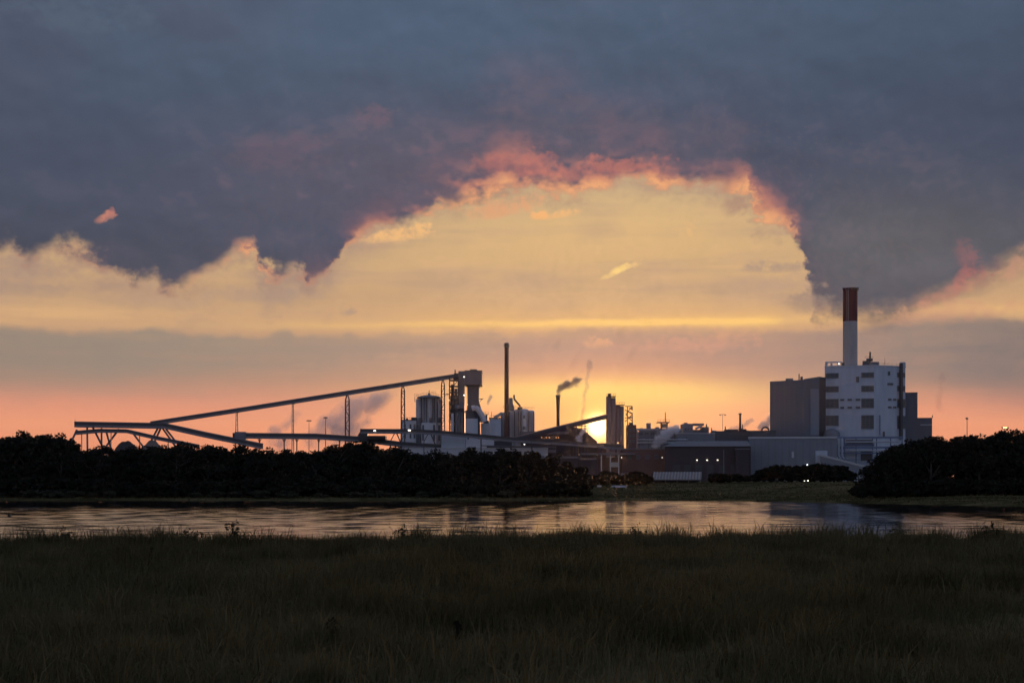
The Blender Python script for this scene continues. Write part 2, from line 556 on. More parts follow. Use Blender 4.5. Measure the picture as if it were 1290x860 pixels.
def material(name, col, rough=0.7, metal=0.0, vary=0.18, scale=(0.35, 0.35, 0.05), seed=0.0, bump=0.0, spec=0.5):
    """painted or bare surface with weathering streaks running down it"""
    m = bpy.data.materials.new(name)
    m.use_nodes = True
    t = T(m.node_tree)
    out = t.node('ShaderNodeOutputMaterial')
    bs = t.node('ShaderNodeBsdfPrincipled')
    t.t.links.new(bs.outputs[0], out.inputs[0])
    g = t.node('ShaderNodeNewGeometry')
    mp = t.node('ShaderNodeMapping')
    t.t.links.new(g.outputs['Position'], mp.inputs[0])
    mp.inputs['Scale'].default_value = scale
    mp.inputs['Location'].default_value = (seed, seed * 1.7, seed * 0.3)
    n1 = t.noise(E(t, mp.outputs[0]), 1.0, 4.0, 0.6)
    mp2 = t.node('ShaderNodeMapping')
    t.t.links.new(g.outputs['Position'], mp2.inputs[0])
    mp2.inputs['Scale'].default_value = (0.06, 0.06, 0.09)
    n2 = t.noise(E(t, mp2.outputs[0]), 1.0, 3.0, 0.5)
    f = (n1 * 0.65 + n2 * 0.35 - 0.5) * (2.2 * vary) + 1.0
    c = t.mix(1.0, col, t.vec(f, f, f), 'MULTIPLY')
    t.put(bs.inputs['Base Color'], c)
    bs.inputs['Roughness'].default_value = rough
    bs.inputs['Metallic'].default_value = metal
    bs.inputs['Specular IOR Level'].default_value = spec
    if bump:
        b = t.node('ShaderNodeBump')
        b.inputs['Strength'].default_value = bump
        b.inputs['Distance'].default_value = 0.1
        t.put(b.inputs['Height'], n1)
        t.t.links.new(b.outputs[0], bs.inputs['Normal'])
    MATS[name] = m
    return m


def emitter(name, col, strength):
    m = bpy.data.materials.new(name)
    m.use_nodes = True
    t = T(m.node_tree)
    out = t.node('ShaderNodeOutputMaterial')
    e = t.node('ShaderNodeEmission')
    e.inputs[0].default_value = col
    e.inputs[1].default_value = strength
    t.t.links.new(e.outputs[0], out.inputs[0])
    MATS[name] = m
    return m


M = MATS
material('white_render', (0.43, 0.47, 0.53, 1), 0.75, vary=0.34)
material('grey_cladding', (0.12, 0.122, 0.14, 1), 0.6, vary=0.16, seed=3)
material('blue_grey_cladding', (0.19, 0.205, 0.235, 1), 0.6, vary=0.2, seed=5)
material('pale_cladding', (0.48, 0.5, 0.54, 1), 0.6, vary=0.2, seed=9)
material('silo_paint', (0.6, 0.61, 0.64, 1), 0.55, vary=0.2, seed=11)
material('groove_dark', (0.12, 0.12, 0.14, 1), 0.7, vary=0.1)
material('window_dark', (0.09, 0.095, 0.105, 1), 0.35, vary=0.25, scale=(0.4, 0.4, 0.4))
material('louvre_grey', (0.15, 0.15, 0.165, 1), 0.5, vary=0.2)
material('dark_steel', (0.075, 0.072, 0.078, 1), 0.6, vary=0.25, seed=13)
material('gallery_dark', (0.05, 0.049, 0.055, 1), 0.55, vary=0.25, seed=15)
material('gallery_side', (0.16, 0.16, 0.18, 1), 0.5, vary=0.22, seed=17)
material('gallery_roof', (0.11, 0.11, 0.12, 1), 0.5, vary=0.2, seed=19)
material('galvanised', (0.42, 0.43, 0.45, 1), 0.45, metal=0.25, vary=0.2, seed=21)
material('blue_steel', (0.13, 0.17, 0.27, 1), 0.5, vary=0.2, seed=23)
material('red_paint', (0.1, 0.009, 0.013, 1), 0.7, vary=0.3, seed=25)
material('chimney_white', (0.36, 0.35, 0.34, 1), 0.8, vary=0.28, seed=27)
material('chimney_brown', (0.075, 0.026, 0.018, 1), 0.65, vary=0.25, seed=29)
material('brick_flare_red', (0.14, 0.075, 0.065, 1), 0.8, vary=0.25, scale=(0.5, 0.5, 0.3), seed=31)  # brick tone; at the loading bay it carries the sun flare's red
material('shed_brown', (0.05, 0.034, 0.038, 1), 0.7, vary=0.25, seed=33)
material('roof_sheet', (0.15, 0.14, 0.15, 1), 0.5, vary=0.25, scale=(0.5, 0.1, 0.1), seed=35)
material('tower_pink', (0.33, 0.22, 0.2, 1), 0.7, vary=0.2, seed=37)
material('heap_sand', (0.15, 0.12, 0.1, 1), 0.95, vary=0.3, scale=(0.2, 0.2, 0.2), seed=39)
material('heap_dark', (0.05, 0.042, 0.04, 1), 0.95, vary=0.3, scale=(0.2, 0.2, 0.2), seed=41)
material('bark', (0.06, 0.05, 0.04, 1), 0.95, vary=0.3, scale=(2, 2, 0.4))
material('timber_pale', (0.3, 0.28, 0.26, 1), 0.85, vary=0.5, scale=(1, 1, 1))
material('timber', (0.2, 0.17, 0.15, 1), 0.85, vary=0.3, scale=(1, 1, 1))
material('car_paint_dark', (0.05, 0.055, 0.07, 1), 0.3, vary=0.05)
material('car_paint_pale', (0.45, 0.45, 0.47, 1), 0.3, vary=0.05)
material('tyre', (0.02, 0.02, 0.02, 1), 0.9, vary=0.1)
material('bird_dark', (0.06, 0.055, 0.05, 1), 0.9, vary=0.1, scale=(3, 3, 3))
emitter('lamp_white', (1.0, 0.93, 0.78, 1), 6.0)
emitter('lamp_cool', (0.85, 0.93, 1.0, 1), 6.0)
emitter('lamp_orange', (1.0, 0.45, 0.18, 1), 4.0)


def leaf_material(name, col, col2, trans=0.2, sc=0.35, col3=None):
    m = bpy.data.materials.new(name)
    m.use_nodes = True
    t = T(m.node_tree)
    out = t.node('ShaderNodeOutputMaterial')
    g = t.node('ShaderNodeNewGeometry')
    oi = t.node('ShaderNodeObjectInfo')
    n = t.noise(E(t, g.outputs['Position']), sc, 4.0, 0.65)
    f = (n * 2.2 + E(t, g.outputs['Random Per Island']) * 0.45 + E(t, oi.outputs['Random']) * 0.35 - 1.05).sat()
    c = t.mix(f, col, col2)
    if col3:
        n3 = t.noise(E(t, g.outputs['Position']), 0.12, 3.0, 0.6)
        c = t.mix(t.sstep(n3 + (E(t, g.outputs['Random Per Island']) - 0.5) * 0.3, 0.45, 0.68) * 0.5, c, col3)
    d = t.node('ShaderNodeBsdfDiffuse')
    tr = t.node('ShaderNodeBsdfTranslucent')
    t.put(d.inputs[0], c)
    t.put(tr.inputs[0], c)
    mx = t.node('ShaderNodeMixShader')
    mx.inputs[0].default_value = trans
    t.t.links.new(d.outputs[0], mx.inputs[1])
    t.t.links.new(tr.outputs[0], mx.inputs[2])
    t.t.links.new(mx.outputs[0], out.inputs[0])
    MATS[name] = m
    return m


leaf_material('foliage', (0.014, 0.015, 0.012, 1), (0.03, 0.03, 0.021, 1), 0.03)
leaf_material('foliage_pale', (0.04, 0.042, 0.03, 1), (0.07, 0.066, 0.044, 1), 0.2)
leaf_material('grass_blade', (0.048, 0.042, 0.017, 1), (0.165, 0.135, 0.062, 1), 0.25, 0.3, (0.1, 0.1, 0.055, 1))
leaf_material('weed_leaf', (0.018, 0.02, 0.012, 1), (0.035, 0.034, 0.02, 1), 0.1)


def ground_material():
    m = bpy.data.materials.new('ground')
    m.use_nodes = True
    t = T(m.node_tree)
    out = t.node('ShaderNodeOutputMaterial')
    bs = t.node('ShaderNodeBsdfPrincipled')
    bs.inputs['Roughness'].default_value = 1.0
    bs.inputs['Specular IOR Level'].default_value = 0.0
    g = t.node('ShaderNodeNewGeometry')
    mp = t.node('ShaderNodeMapping')
    t.t.links.new(g.outputs['Position'], mp.inputs[0])
    mp.inputs['Scale'].default_value = (0.03, 0.09, 0.1)
    n1 = t.noise(E(t, mp.outputs[0]), 1.0, 5.0, 0.62)
    n2 = t.noise(E(t, g.outputs['Position']), 1.3, 4.0, 0.65)
    f = t.sstep(n1 * 0.75 + n2 * 0.25, 0.4, 0.6)
    c = t.mix(f, (0.035, 0.033, 0.014, 1), (0.13, 0.105, 0.05, 1))
    t.put(bs.inputs['Base Color'], c)
    b = t.node('ShaderNodeBump')
    b.inputs['Strength'].default_value = 0.8
    b.inputs['Distance'].default_value = 0.25
    t.put(b.inputs['Height'], n2)
    t.t.links.new(b.outputs[0], bs.inputs['Normal'])
    t.t.links.new(bs.outputs[0], out.inputs[0])
    return m


def water_material():
    m = bpy.data.materials.new('river_water')
    m.use_nodes = True
    t = T(m.node_tree)
    out = t.node('ShaderNodeOutputMaterial')
    g = t.node('ShaderNodeNewGeometry')
    sep = t.node('ShaderNodeSeparateXYZ')
    t.t.links.new(g.outputs['Position'], sep.inputs[0])
    x, y = E(t, sep.outputs[0]), E(t, sep.outputs[1])
    cat = t.noise(t.vec(x * 0.010, y * 0.045, 0.0), 1.0, 4.0, 0.6)          # cat's paws of wind
    rip = t.noise(t.vec(x * 0.10, y * 0.22, 3.0), 1.0, 4.0, 0.65)           # ripples of a few metres
    swell = t.noise(t.vec(x * 0.025, y * 0.10, 9.0), 1.0, 3.0, 0.6)
    calm = t.sstep(cat, 0.35, 0.65)
    b = t.node('ShaderNodeBump')
    b.inputs['Strength'].default_value = 1.0
    b.inputs['Distance'].default_value = 1.0
    t.put(b.inputs['Height'], rip * W_RIP + swell * W_SWELL)
    gl = t.node('ShaderNodeBsdfGlossy', distribution='BECKMANN')
    gl.inputs['Color'].default_value = (1, 1, 1, 1)
    fine = t.sstep(t.noise(t.vec(x * 0.10, y * 0.30, 21.0), 1.0, 4.0, 0.7), 0.36, 0.64)
    t.put(gl.inputs['Roughness'], calm * 0.03 + fine * 0.06 + W_ROUGH)
    t.t.links.new(b.outputs[0], gl.inputs['Normal'])
    df = t.node('ShaderNodeBsdfDiffuse')
    df.inputs[0].default_value = (0.012, 0.014, 0.016, 1)
    fr = t.node('ShaderNodeFresnel')
    fr.inputs['IOR'].default_value = 2.0
    mx = t.node('ShaderNodeMixShader')
    t.t.links.new(fr.outputs[0], mx.inputs[0])
    t.t.links.new(df.outputs[0], mx.inputs[1])
    t.t.links.new(gl.outputs[0], mx.inputs[2])
    t.t.links.new(mx.outputs[0], out.inputs[0])
    return m


W_RIP, W_SWELL, W_ROUGH = 0.03, 0.02, 0.08


# ------------------------------------------------------------------ ground and river
def np_mesh(name, v, f, mat):
    me = bpy.data.meshes.new(name)
    nv, nf, k = len(v), len(f), f.shape[1]
    me.vertices.add(nv)
    me.vertices.foreach_set('co', np.ascontiguousarray(v, dtype=np.float32).reshape(-1))
    me.loops.add(nf * k)
    me.loops.foreach_set('vertex_index', np.ascontiguousarray(f, dtype=np.int32).reshape(-1))
    me.polygons.add(nf)
    me.polygons.foreach_set('loop_start', np.arange(nf, dtype=np.int32) * k)
    me.materials.append(mat)
    me.update(calc_edges=True)
    me.validate()
    return me


def sm(a, b, x):
    k = np.clip((x - a) / (b - a), 0, 1)
    return k * k * (3 - 2 * k)


def und(x, y):
    """gentle undulation, metres"""
    return (np.sin(x * 0.21 + 1.3) * np.cos(y * 0.17 + 0.4) + 0.6 * np.sin(x * 0.47 + y * 0.31) + 0.5 * np.sin(x * 0.093 - y * 0.05 + 2.0))


def far_shore(x):
    u = x / 400.0
    return 405.0 - 92.0 * sm(0.12, 0.36, u) + 3.0 * np.sin(x * 0.045) + 1.5 * np.sin(x * 0.17 + 1.0)


def ground_z(x, y):
    x = np.asarray(x, float)
    y = np.asarray(y, float)
    rim = 44.5 + 1.4 * np.sin(x * 0.13 + 0.7) + 0.8 * np.sin(x * 0.37)
    near = 4.56 - 0.0075 * np.clip(y - 6, 0, 40) + 0.045 * und(x, y)
    near = near - 5.9 * sm(rim, rim + 18.0, y)
    fs = far_shore(x)
    far = -1.4 + 2.1 * sm(fs - 10, fs + 9, y) + 4.3 * sm(fs + 12, fs + 190, y) + 0.10 * und(x * 0.3, y * 0.3) * sm(fs, fs + 30, y)
    k = sm(110, 250, y)
    return near * (1 - k) + far * k


def build_ground():
    xs = np.concatenate([np.linspace(-4000, -420, 14)[:-1], np.linspace(-420, -70, 72)[:-1], np.linspace(-70, 70, 142)[:-1],
                         np.linspace(70, 420, 72)[:-1], np.linspace(420, 4000, 14)])
    ys = np.concatenate([np.linspace(-300, -4, 8)[:-1], np.linspace(-4, 70, 112)[:-1], np.linspace(70, 300, 24)[:-1],
                         np.linspace(300, 640, 120)[:-1], np.linspace(640, 1000, 12)[:-1], np.geomspace(1000, 9000, 12)])
    gx, gy = np.meshgrid(xs, ys)
    gz = ground_z(gx, gy)
    vs = np.stack([gx, gy, gz], -1).reshape(-1, 3)
    nx, ny = len(xs), len(ys)
    i = (np.arange(ny - 1)[:, None] * nx + np.arange(nx - 1)[None, :]).reshape(-1)
    fs = np.stack([i, i + 1, i + nx + 1, i + nx], -1)
    me = bpy.data.meshes.new('ground')
    me.from_pydata(vs.tolist(), [], fs.tolist())
    me.shade_smooth()
    me.materials.append(ground_material())
    o = bpy.data.objects.new('ground', me)
    COL.objects.link(o)
    o['kind'] = 'structure'
    # river: a real sheet of wind waves where it can be seen, calmer towards the ends
    wx = np.concatenate([np.linspace(-3500, -190, 14)[:-1], np.linspace(-190, 190, 250)[:-1], np.linspace(190, 3500, 14)])
    wy = np.concatenate([np.linspace(48, 140, 24)[:-1], np.linspace(140, 418, 620)[:-1], np.linspace(418, 432, 6)])
    gx, gy = np.meshgrid(wx, wy)
    rng = np.random.default_rng(12)
    hz = np.zeros_like(gx)
    for k in range(16):
        lam = 1.9 * 1.09 ** k * rng.uniform(0.9, 1.1)
        ang = rng.normal() * 0.8
        kk = 2 * math.pi / lam
        slope = WAVE * (0.9 if k < 8 else 0.6)
        mod = 0.75 + 0.5 * np.sin(gx * rng.uniform(0.01, 0.03) + rng.uniform(0, 6)) * np.sin(gy * rng.uniform(0.02, 0.05) + rng.uniform(0, 6))
        hz += slope / kk * mod * np.sin(kk * (gx * math.sin(ang) + gy * math.cos(ang)) + rng.uniform(0, 6.28))
    hz *= sm(190, 170, np.abs(gx)) * sm(120, 145, gy) * sm(426, 416, gy)
    vs = np.stack([gx, gy, hz], -1).reshape(-1, 3)
    nx, ny = len(wx), len(wy)
    i = (np.arange(ny - 1)[:, None] * nx + np.arange(nx - 1)[None, :]).reshape(-1)
    me = np_mesh('river', vs, np.stack([i, i + 1, i + nx + 1, i + nx], -1), water_material())
    me.shade_smooth()
    w = bpy.data.objects.new('river', me)
    COL.objects.link(w)
    w['kind'] = 'structure'


WAVE = 0.022
build_ground()


# ------------------------------------------------------------------ trees
def quad_cloud(pts, sizes, rng, squash=0.6, asp=1.0):
    """leaf-sized faces at the given points, random orientation"""
    n = len(pts)
    nrm = rng.normal(size=(n, 3))
    nrm /= np.linalg.norm(nrm, axis=1)[:, None]
    tmp = rng.normal(size=(n, 3))
    a = np.cross(nrm, tmp)
    a /= np.linalg.norm(a, axis=1)[:, None]
    b = np.cross(nrm, a)
    s = sizes[:, None]
    v = np.stack([pts - a * s, pts - b * s * squash * asp, pts + a * s, pts + b * s * squash * asp], 1).reshape(-1, 3)
    f = np.arange(4 * n).reshape(-1, 4)
    return v, f


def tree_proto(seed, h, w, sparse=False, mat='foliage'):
    """meshes (trunk, crown) of a broad-leaved tree of height h and crown width w standing at the origin"""
    rng = np.random.default_rng(seed)
    rr = random.Random(seed)
    mb = MB()
    tr = 0.022 * h
    top = Vector((rr.uniform(-.4, .4), rr.uniform(-.4, .4), h * 0.62))
    mid = Vector((top.x * 0.4 + rr.uniform(-.2, .2), top.y * 0.4, h * 0.3))
    mb.tube((0, 0, -0.4), mid, tr * 1.25, tr * 0.9, 8)
    mb.tube(mid, top, tr * 0.9, tr * 0.45, 7)
    tips = []
    for k in range(9):
        a = rr.uniform(0, 6.28)
        z0 = rr.uniform(0.22, 0.58) * h
        base = mid.lerp(top, max(0, min(1, (z0 - mid.z) / (top.z - mid.z))))
        reach = w * rr.uniform(0.24, 0.42)
        tip = base + Vector((math.cos(a) * reach, math.sin(a) * reach, h * rr.uniform(0.12, 0.34)))
        mb.tube(base, tip, tr * 0.4, tr * 0.12, 5)
        tips.append(tip)
        for j in range(2):
            t2 = tip + Vector((rr.uniform(-1, 1), rr.uniform(-1, 1), rr.uniform(0.1, 1))) * (0.12 * w)
            mb.tube(base.lerp(tip, 0.6), t2, tr * 0.16, tr * 0.06, 4)
            tips.append(t2)
    # clumps through an irregular crown volume
    ncl = 22 if sparse else 44
    cs, rs = [], []
    lob = rng.uniform(0.55, 1.25, size=7)
    for k in range(ncl):
        a = rr.uniform(0, 6.28)
        zc = rr.uniform(0.0, 1.0) ** 0.85
        prof_ = math.sin(math.pi * min(1.0, (0.12 + zc * 0.86))) ** 0.6
        rad = w * 0.5 * prof_ * lob[int(a / 6.2832 * 7) % 7] * math.sqrt(rr.uniform(0.12, 1.0))
        cs.append((math.cos(a) * rad, math.sin(a) * rad, h * (0.16 + 0.78 * zc)))
        rs.append(w * rr.uniform(0.10, 0.19))
    for tpt in tips[:10]:
        cs.append(tuple(tpt))
        rs.append(w * rr.uniform(0.09, 0.15))
    pts, sz = [], []
    for c, r_ in zip(cs, rs):
        n = int((26 if sparse else 44) * (r_ / (0.15 * w)) ** 2) + 8
        d = rng.normal(size=(n, 3))
        d /= np.linalg.norm(d, axis=1)[:, None]
        d *= (r_ * rng.uniform(0.25, 1.08, size=n) ** 0.6)[:, None]
        d[:, 2] *= 0.75
        pts.append(np.array(c) + d)
        sz.append(rng.uniform(0.16, 0.42, size=n) * (1.0 + 0.02 * h))
    v, f = quad_cloud(np.concatenate(pts), np.concatenate(sz), rng)
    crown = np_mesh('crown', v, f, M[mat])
    tm = bpy.data.meshes.new('trunk')
    tm.from_pydata(mb.v, [], mb.f)
    tm.materials.append(M['bark'])
    return tm, crown


PROTOS = [tree_proto(11 + i, 15.0, 10.0 + 1.2 * (i % 3)) for i in range(6)]
SPARSE = [tree_proto(61 + i, 15.0, 8.5, True) for i in range(3)]
SHRUB = [tree_proto(91 + i, 4.0, 4.6) for i in range(4)]
SHRUB_PALE = [tree_proto(121 + i, 3.0, 4.4, True, 'foliage_pale') for i in range(3)]


def plant(name, protos, x, y, h, label, cat, group, base_h, wide=1.0, sink=0.0):
    tm, cm = R.choice(protos)
    z = float(ground_z(x, y)) - sink
    o = thing(name, label, cat, (x, y, z), group)
    s = h / base_h
    o.scale = (s * wide, s * wide, s)
    o.rotation_euler = (0, 0, R.uniform(0, 6.28))
    for nm, me in (('trunk', tm), ('crown', cm)):
        c = bpy.data.objects.new(nm, me)
        COL.objects.link(c)
        c.parent = o
    return o


def top_line(points, px):
    return float(np.interp(px, [p[0] for p in points], [p[1] for p in points]))


BELT = [(-60, 548), (0, 546), (28, 542), (48, 549), (78, 546), (95, 560), (105, 563), (140, 563), (165, 562), (200, 564), (222, 557), (245, 560), (262, 555),
        (300, 563), (335, 565), (375, 568), (395, 563), (420, 558), (440, 558), (492, 557), (520, 567), (560, 569), (595, 564), (620, 567), (650, 565),
        (680, 572), (715, 580), (740, 589), (765, 594), (800, 600)]


def build_trees():
    lab = 'dark leafy tree in the dense belt along the left far bank'
    grp = 'trees of the belt on the left far bank'
    for row, Y in enumerate((436, 450, 466)):
        px = -40 + row * 7
        while px < 738:
            Yj = Y + R.uniform(-5, 5)
            top = top_line(BELT, px) + R.choice((R.uniform(-4, 2), R.uniform(0, 8), R.uniform(2, 7))) + (4 if row == 0 else 0)
            x = X(px, Yj)
            h = Z(top, Yj) - float(ground_z(x, Yj))
            if h > 4:
                plant('broadleaf_tree', PROTOS if h > 8 else SHRUB, x, Yj, h * .98, lab, 'tree', grp, 15.0 if h > 8 else 4.0, R.uniform(1.0, 1.25))
            px += R.uniform(16, 24)
    for px, top in ((29, 541), (50, 547), (55, 546), (75, 544), (80, 546)):
        Yj = 470 + R.uniform(-3, 3)
        x = X(px, Yj)
        plant('thin_crowned_tree', SPARSE, x, Yj, Z(top - 1, Yj) - float(ground_z(x, Yj)), 'thin-crowned tree showing sky through its twigs at the far left of the skyline', 'tree',
              'thin-crowned trees at the left end', 15.0, 0.75)
    # undergrowth at the foot of the belt
    px = -40
    while px < 745:
        Y = 424 + R.uniform(-5, 4)
        x = X(px, Y)
        plant('shrub', SHRUB, x, Y, R.uniform(3.4, 6.0), 'low dark shrub filling the foot of the left tree belt', 'shrub', 'shrubs under the left tree belt', 4.0, R.uniform(1.2, 1.7))
        px += R.uniform(13, 19)
    px = -30
    while px < 660:
        Y = float(far_shore(X(px, 410))) + 10 + R.uniform(-2, 3)
        plant('scrub', SHRUB_PALE, X(px, Y), Y, R.uniform(1.2, 2.3), 'pale low scrub on the far waterline below the left trees', 'shrub', 'scrub along the left waterline', 3.0, R.uniform(1.4, 2.2))
        px += R.uniform(22, 46)
    # right-hand clump
    CL = [(1050, 592), (1075, 590), (1087, 580), (1102, 572), (1122, 560), (1142, 552), (1162, 547), (1182, 546), (1202, 541), (1222, 542), (1240, 544),
          (1262, 541), (1290, 543), (1400, 540)]
    lab = 'dark leafy tree in the rounded clump on the right bank'
    for row, Y in enumerate((400, 415, 432)):
        px = 1096 + row * 8
        while px < 1345:
            Yj = Y + R.uniform(-4, 4)
            x = X(px, Yj)
            top = top_line(CL, px) + R.choice((R.uniform(-4, 2), R.uniform(0, 7), R.uniform(1, 6))) + (3 if row == 0 else 0)
            h = Z(top, Yj) - float(ground_z(x, Yj))
            if h > 3:
                plant('broadleaf_tree', PROTOS if h > 8 else SHRUB, x, Yj, h * .95, lab, 'tree', 'trees of the clump on the right bank', 15.0 if h > 8 else 4.0, R.uniform(1.0, 1.25))
            px += R.uniform(17, 26)
    px = 1084
    while px < 1345:
        Y = 391 + R.uniform(-4, 3)
        x = X(px, Y)
        plant('shrub', SHRUB, x, Y, R.uniform(3.0, 4.6), 'low dark shrub at the foot of the right tree clump', 'shrub', 'shrubs under the right clump', 4.0, R.uniform(1.2, 1.7))
        px += R.uniform(13, 20)
    # bushes before the plant between the two woods
    for (a, b, ylo, yhi, Y, step) in ((748, 830, 592, 601, 540, 8), (898, 968, 592, 600, 545, 8), (962, 1076, 585, 595, 540, 7)):
        px = a
        while px < b:
            Yj = Y + R.uniform(-10, 10)
            x = X(px, Yj)
            h = Z(R.uniform(ylo, yhi), Yj) - float(ground_z(x, Yj))
            plant('shrub', SHRUB, x, Yj, max(h, 1.5), 'dark bush on the far meadow in front of the plant sheds', 'shrub', 'bushes before the plant sheds', 4.0, R.uniform(1.0, 1.5))
            px += R.uniform(step * 0.8, step * 1.5)


build_trees()


# ------------------------------------------------------------------ meadow in front
def grass_patch(rng, n, y0, y1, hlo, hhi, wlo, whi, lean, power=1.0, margin=1.5, edge=False):
    y = y0 + (y1 - y0) * rng.uniform(size=n) ** power
    x = rng.uniform(-1, 1, size=n) * (0.37 * y + margin)
    # tufts: keep more where the tuft noise is high
    tuft = np.sin(x * 2.1 + 0.7 * np.sin(y * 1.9)) * np.sin(y * 1.3 + 0.9 * np.sin(x * 1.1)) + 0.7 * np.sin(x * 0.53 + 1.0) * np.sin(y * 0.41)
    keep = rng.uniform(size=n) < np.clip(0.62 + 0.38 * tuft, 0.18, 1)
    x, y, tuft = x[keep], y[keep], tuft[keep]
    n = len(x)
    z = ground_z(x, y)
    h = rng.uniform(hlo, hhi, size=n) * (0.9 + 0.3 * tuft)
    w = rng.uniform(wlo, whi, size=n)
    a = rng.uniform(0, 2 * math.pi, size=n)
    ln = rng.normal(size=(n, 2)) * lean + np.array([0.06, 0.0])
    sx, sy = np.cos(a), np.sin(a)
    v = np.zeros((n, 5, 3))
    v[:, 0] = np.stack([x - sx * w, y - sy * w, z - 0.03], -1)
    v[:, 1] = np.stack([x + sx * w, y + sy * w, z - 0.03], -1)
    mx, my = x + ln[:, 0] * h * 0.35, y + ln[:, 1] * h * 0.35
    v[:, 2] = np.stack([mx + sx * w * .8, my + sy * w * .8, z + h * 0.58], -1)
    v[:, 3] = np.stack([mx - sx * w * .8, my - sy * w * .8, z + h * 0.58], -1)
    v[:, 4] = np.stack([x + ln[:, 0] * h, y + ln[:, 1] * h, z + h * (1 - 0.25 * np.clip(np.abs(ln).sum(1), 0, 1))], -1)
    base = np.arange(n)[:, None] * 5
    f = np.concatenate([base + np.array([0, 1, 2]), base + np.array([0, 2, 3]), base + np.array([3, 2, 4])], 0)
    return v.reshape(-1, 3), f


def build_grass():
    rng = np.random.default_rng(5)
    parts = [grass_patch(rng, 100000, 5.0, 21.0, 0.12, 0.42, 0.0025, 0.006, 0.5, 0.7),
             grass_patch(rng, 170000, 19.0, 52.0, 0.10, 0.30, 0.004, 0.010, 0.5, 0.75),
             grass_patch(rng, 24000, 38.0, 48.5, 0.12, 0.34, 0.005, 0.012, 0.4),
             grass_patch(rng, 7000, 38.0, 47.5, 0.24, 0.5, 0.004, 0.008, 0.3)]
    # taller tussocks scattered over the meadow and along its rim
    for k in range(460):
        y0 = 7 + 40 * rng.uniform() ** 0.8 if k < 300 else rng.uniform(41, 47)
        x0 = rng.uniform(-1, 1) * (0.37 * y0 + 1)
        n = int(rng.integers(40, 110))
        v, f = grass_patch(rng, n * 2, 0.0, 1.0, 0.22, 0.55 if k < 300 else float(rng.choice([0.4, 0.55, 0.85])), 0.003 + 0.0001 * y0, 0.007 + 0.0001 * y0, 0.42)
        q = v.reshape(-1, 5, 3)
        rad = rng.uniform(0.12, 0.5)
        dx_ = rng.normal(size=(len(q), 2)) * rad * np.array([1.0, 0.8])
        base = q[:, :2].mean(1)
        nx, ny = x0 + dx_[:, 0], y0 + dx_[:, 1]
        q += (np.stack([nx, ny, ground_z(nx, ny)], -1) - np.concatenate([base[:, :2], (base[:, 2:] + 0.03)], 1))[:, None, :]
        parts.append((q.reshape(-1, 3), f))
    vs, fs, k = [], [], 0
    for v, f in parts:
        vs.append(v)
        fs.append(f + k)
        k += len(v)
    me = np_mesh('meadow_grass', np.concatenate(vs), np.concatenate(fs), M['grass_blade'])
    o = bpy.data.objects.new('meadow_grass', me)
    COL.objects.link(o)
    tag(o, 'dark long grass covering the meadow in the foreground', 'grass', None, 'stuff')
    # pale seeding stalks standing above it
    parts = [grass_patch(rng, 2600, 6.0, 24.0, 0.35, 0.7, 0.0018, 0.003, 0.35, 0.8), grass_patch(rng, 2200, 24.0, 46.0, 0.3, 0.55, 0.0025, 0.004, 0.35)]
    vs, fs, k = [], [], 0
    for v, f in parts:
        vs.append(v)
        fs.append(f + k)
        k += len(v)
    leaf_material('straw', (0.09, 0.075, 0.04, 1), (0.17, 0.14, 0.08, 1), 0.3)
    me = np_mesh('dry_stalks', np.concatenate(vs), np.concatenate(fs), M['straw'])
    o = bpy.data.objects.new('dry_stalks', me)
    COL.objects.link(o)
    tag(o, 'pale dry grass stalks standing among the dark meadow grass', 'grass', None, 'stuff')


build_grass()


def far_tufts():
    """rough tussocks on the far bank meadow"""
    rng = np.random.default_rng(33)
    n = 9000
    x = rng.uniform(-170, 150, size=n)
    y = far_shore(x) + 3 + 150 * rng.uniform(size=n) ** 1.3
    z = ground_z(x, y)
    pts = np.repeat(np.stack([x, y, z], -1), 3, axis=0) + rng.normal(size=(3 * n, 3)) * np.array([.5, .5, .06]) + np.array([0, 0, .16])
    v, f = quad_cloud(pts, rng.uniform(.12, .45, size=3 * n), rng, 0.5)
    me = np_mesh('far_tussocks', v, f, M['grass_blade'])
    o = bpy.data.objects.new('far_tussocks', me)
    COL.objects.link(o)
    tag(o, 'rough dark tussocks of grass on the far bank meadow', 'grass', None, 'stuff')


far_tufts()


def weed(px, py_top, Y, label, spread=0.5, leaf=0.05, stems=5, seed=1, upright=False):
    """a leafy weed: stems with leaves up them"""
    rng = np.random.default_rng(seed)
    rr = random.Random(seed)
    x = X(px, Y)
    z0 = float(ground_z(x, Y))
    h = Z(py_top, Y) - z0
    o = thing('leafy_weed', label, 'weed', (x, Y, z0))
    for k in range(stems):
        a = rr.uniform(0, 6.28)
        hh = h * rr.uniform(0.65, 1.0) if k else h
        sp = (spread * h * rr.uniform(0.2, 1.0)) if k else 0.05 * h
        tip = Vector((x + math.cos(a) * sp, Y + math.sin(a) * sp, z0 + hh))
        b = Vector((x + rr.uniform(-.03, .03), Y + rr.uniform(-.03, .03), z0 - 0.05))
        st = MB().tube(b, tip, 0.008, 0.003, 5).build('stem', M['weed_leaf'], o)
        n = int(10 + 10 * h / 0.5)
        tt = rng.uniform(0.15 if not upright else 0.35, 1.0, size=n)
        pts = np.array(b)[None] * (1 - tt[:, None]) + np.array(tip)[None] * tt[:, None]
        pts = pts + rng.normal(size=(n, 3)) * (leaf * (0.9 if not upright else 0.35))
        v, f = quad_cloud(pts - np.array([x, Y, z0]), rng.uniform(0.7, 1.3, size=n) * leaf, rng, 0.5)
        lo = bpy.data.objects.new('leaves', np_mesh('leaves', v, f, M['weed_leaf']))
        COL.objects.link(lo)
        lo.parent = st
    return o


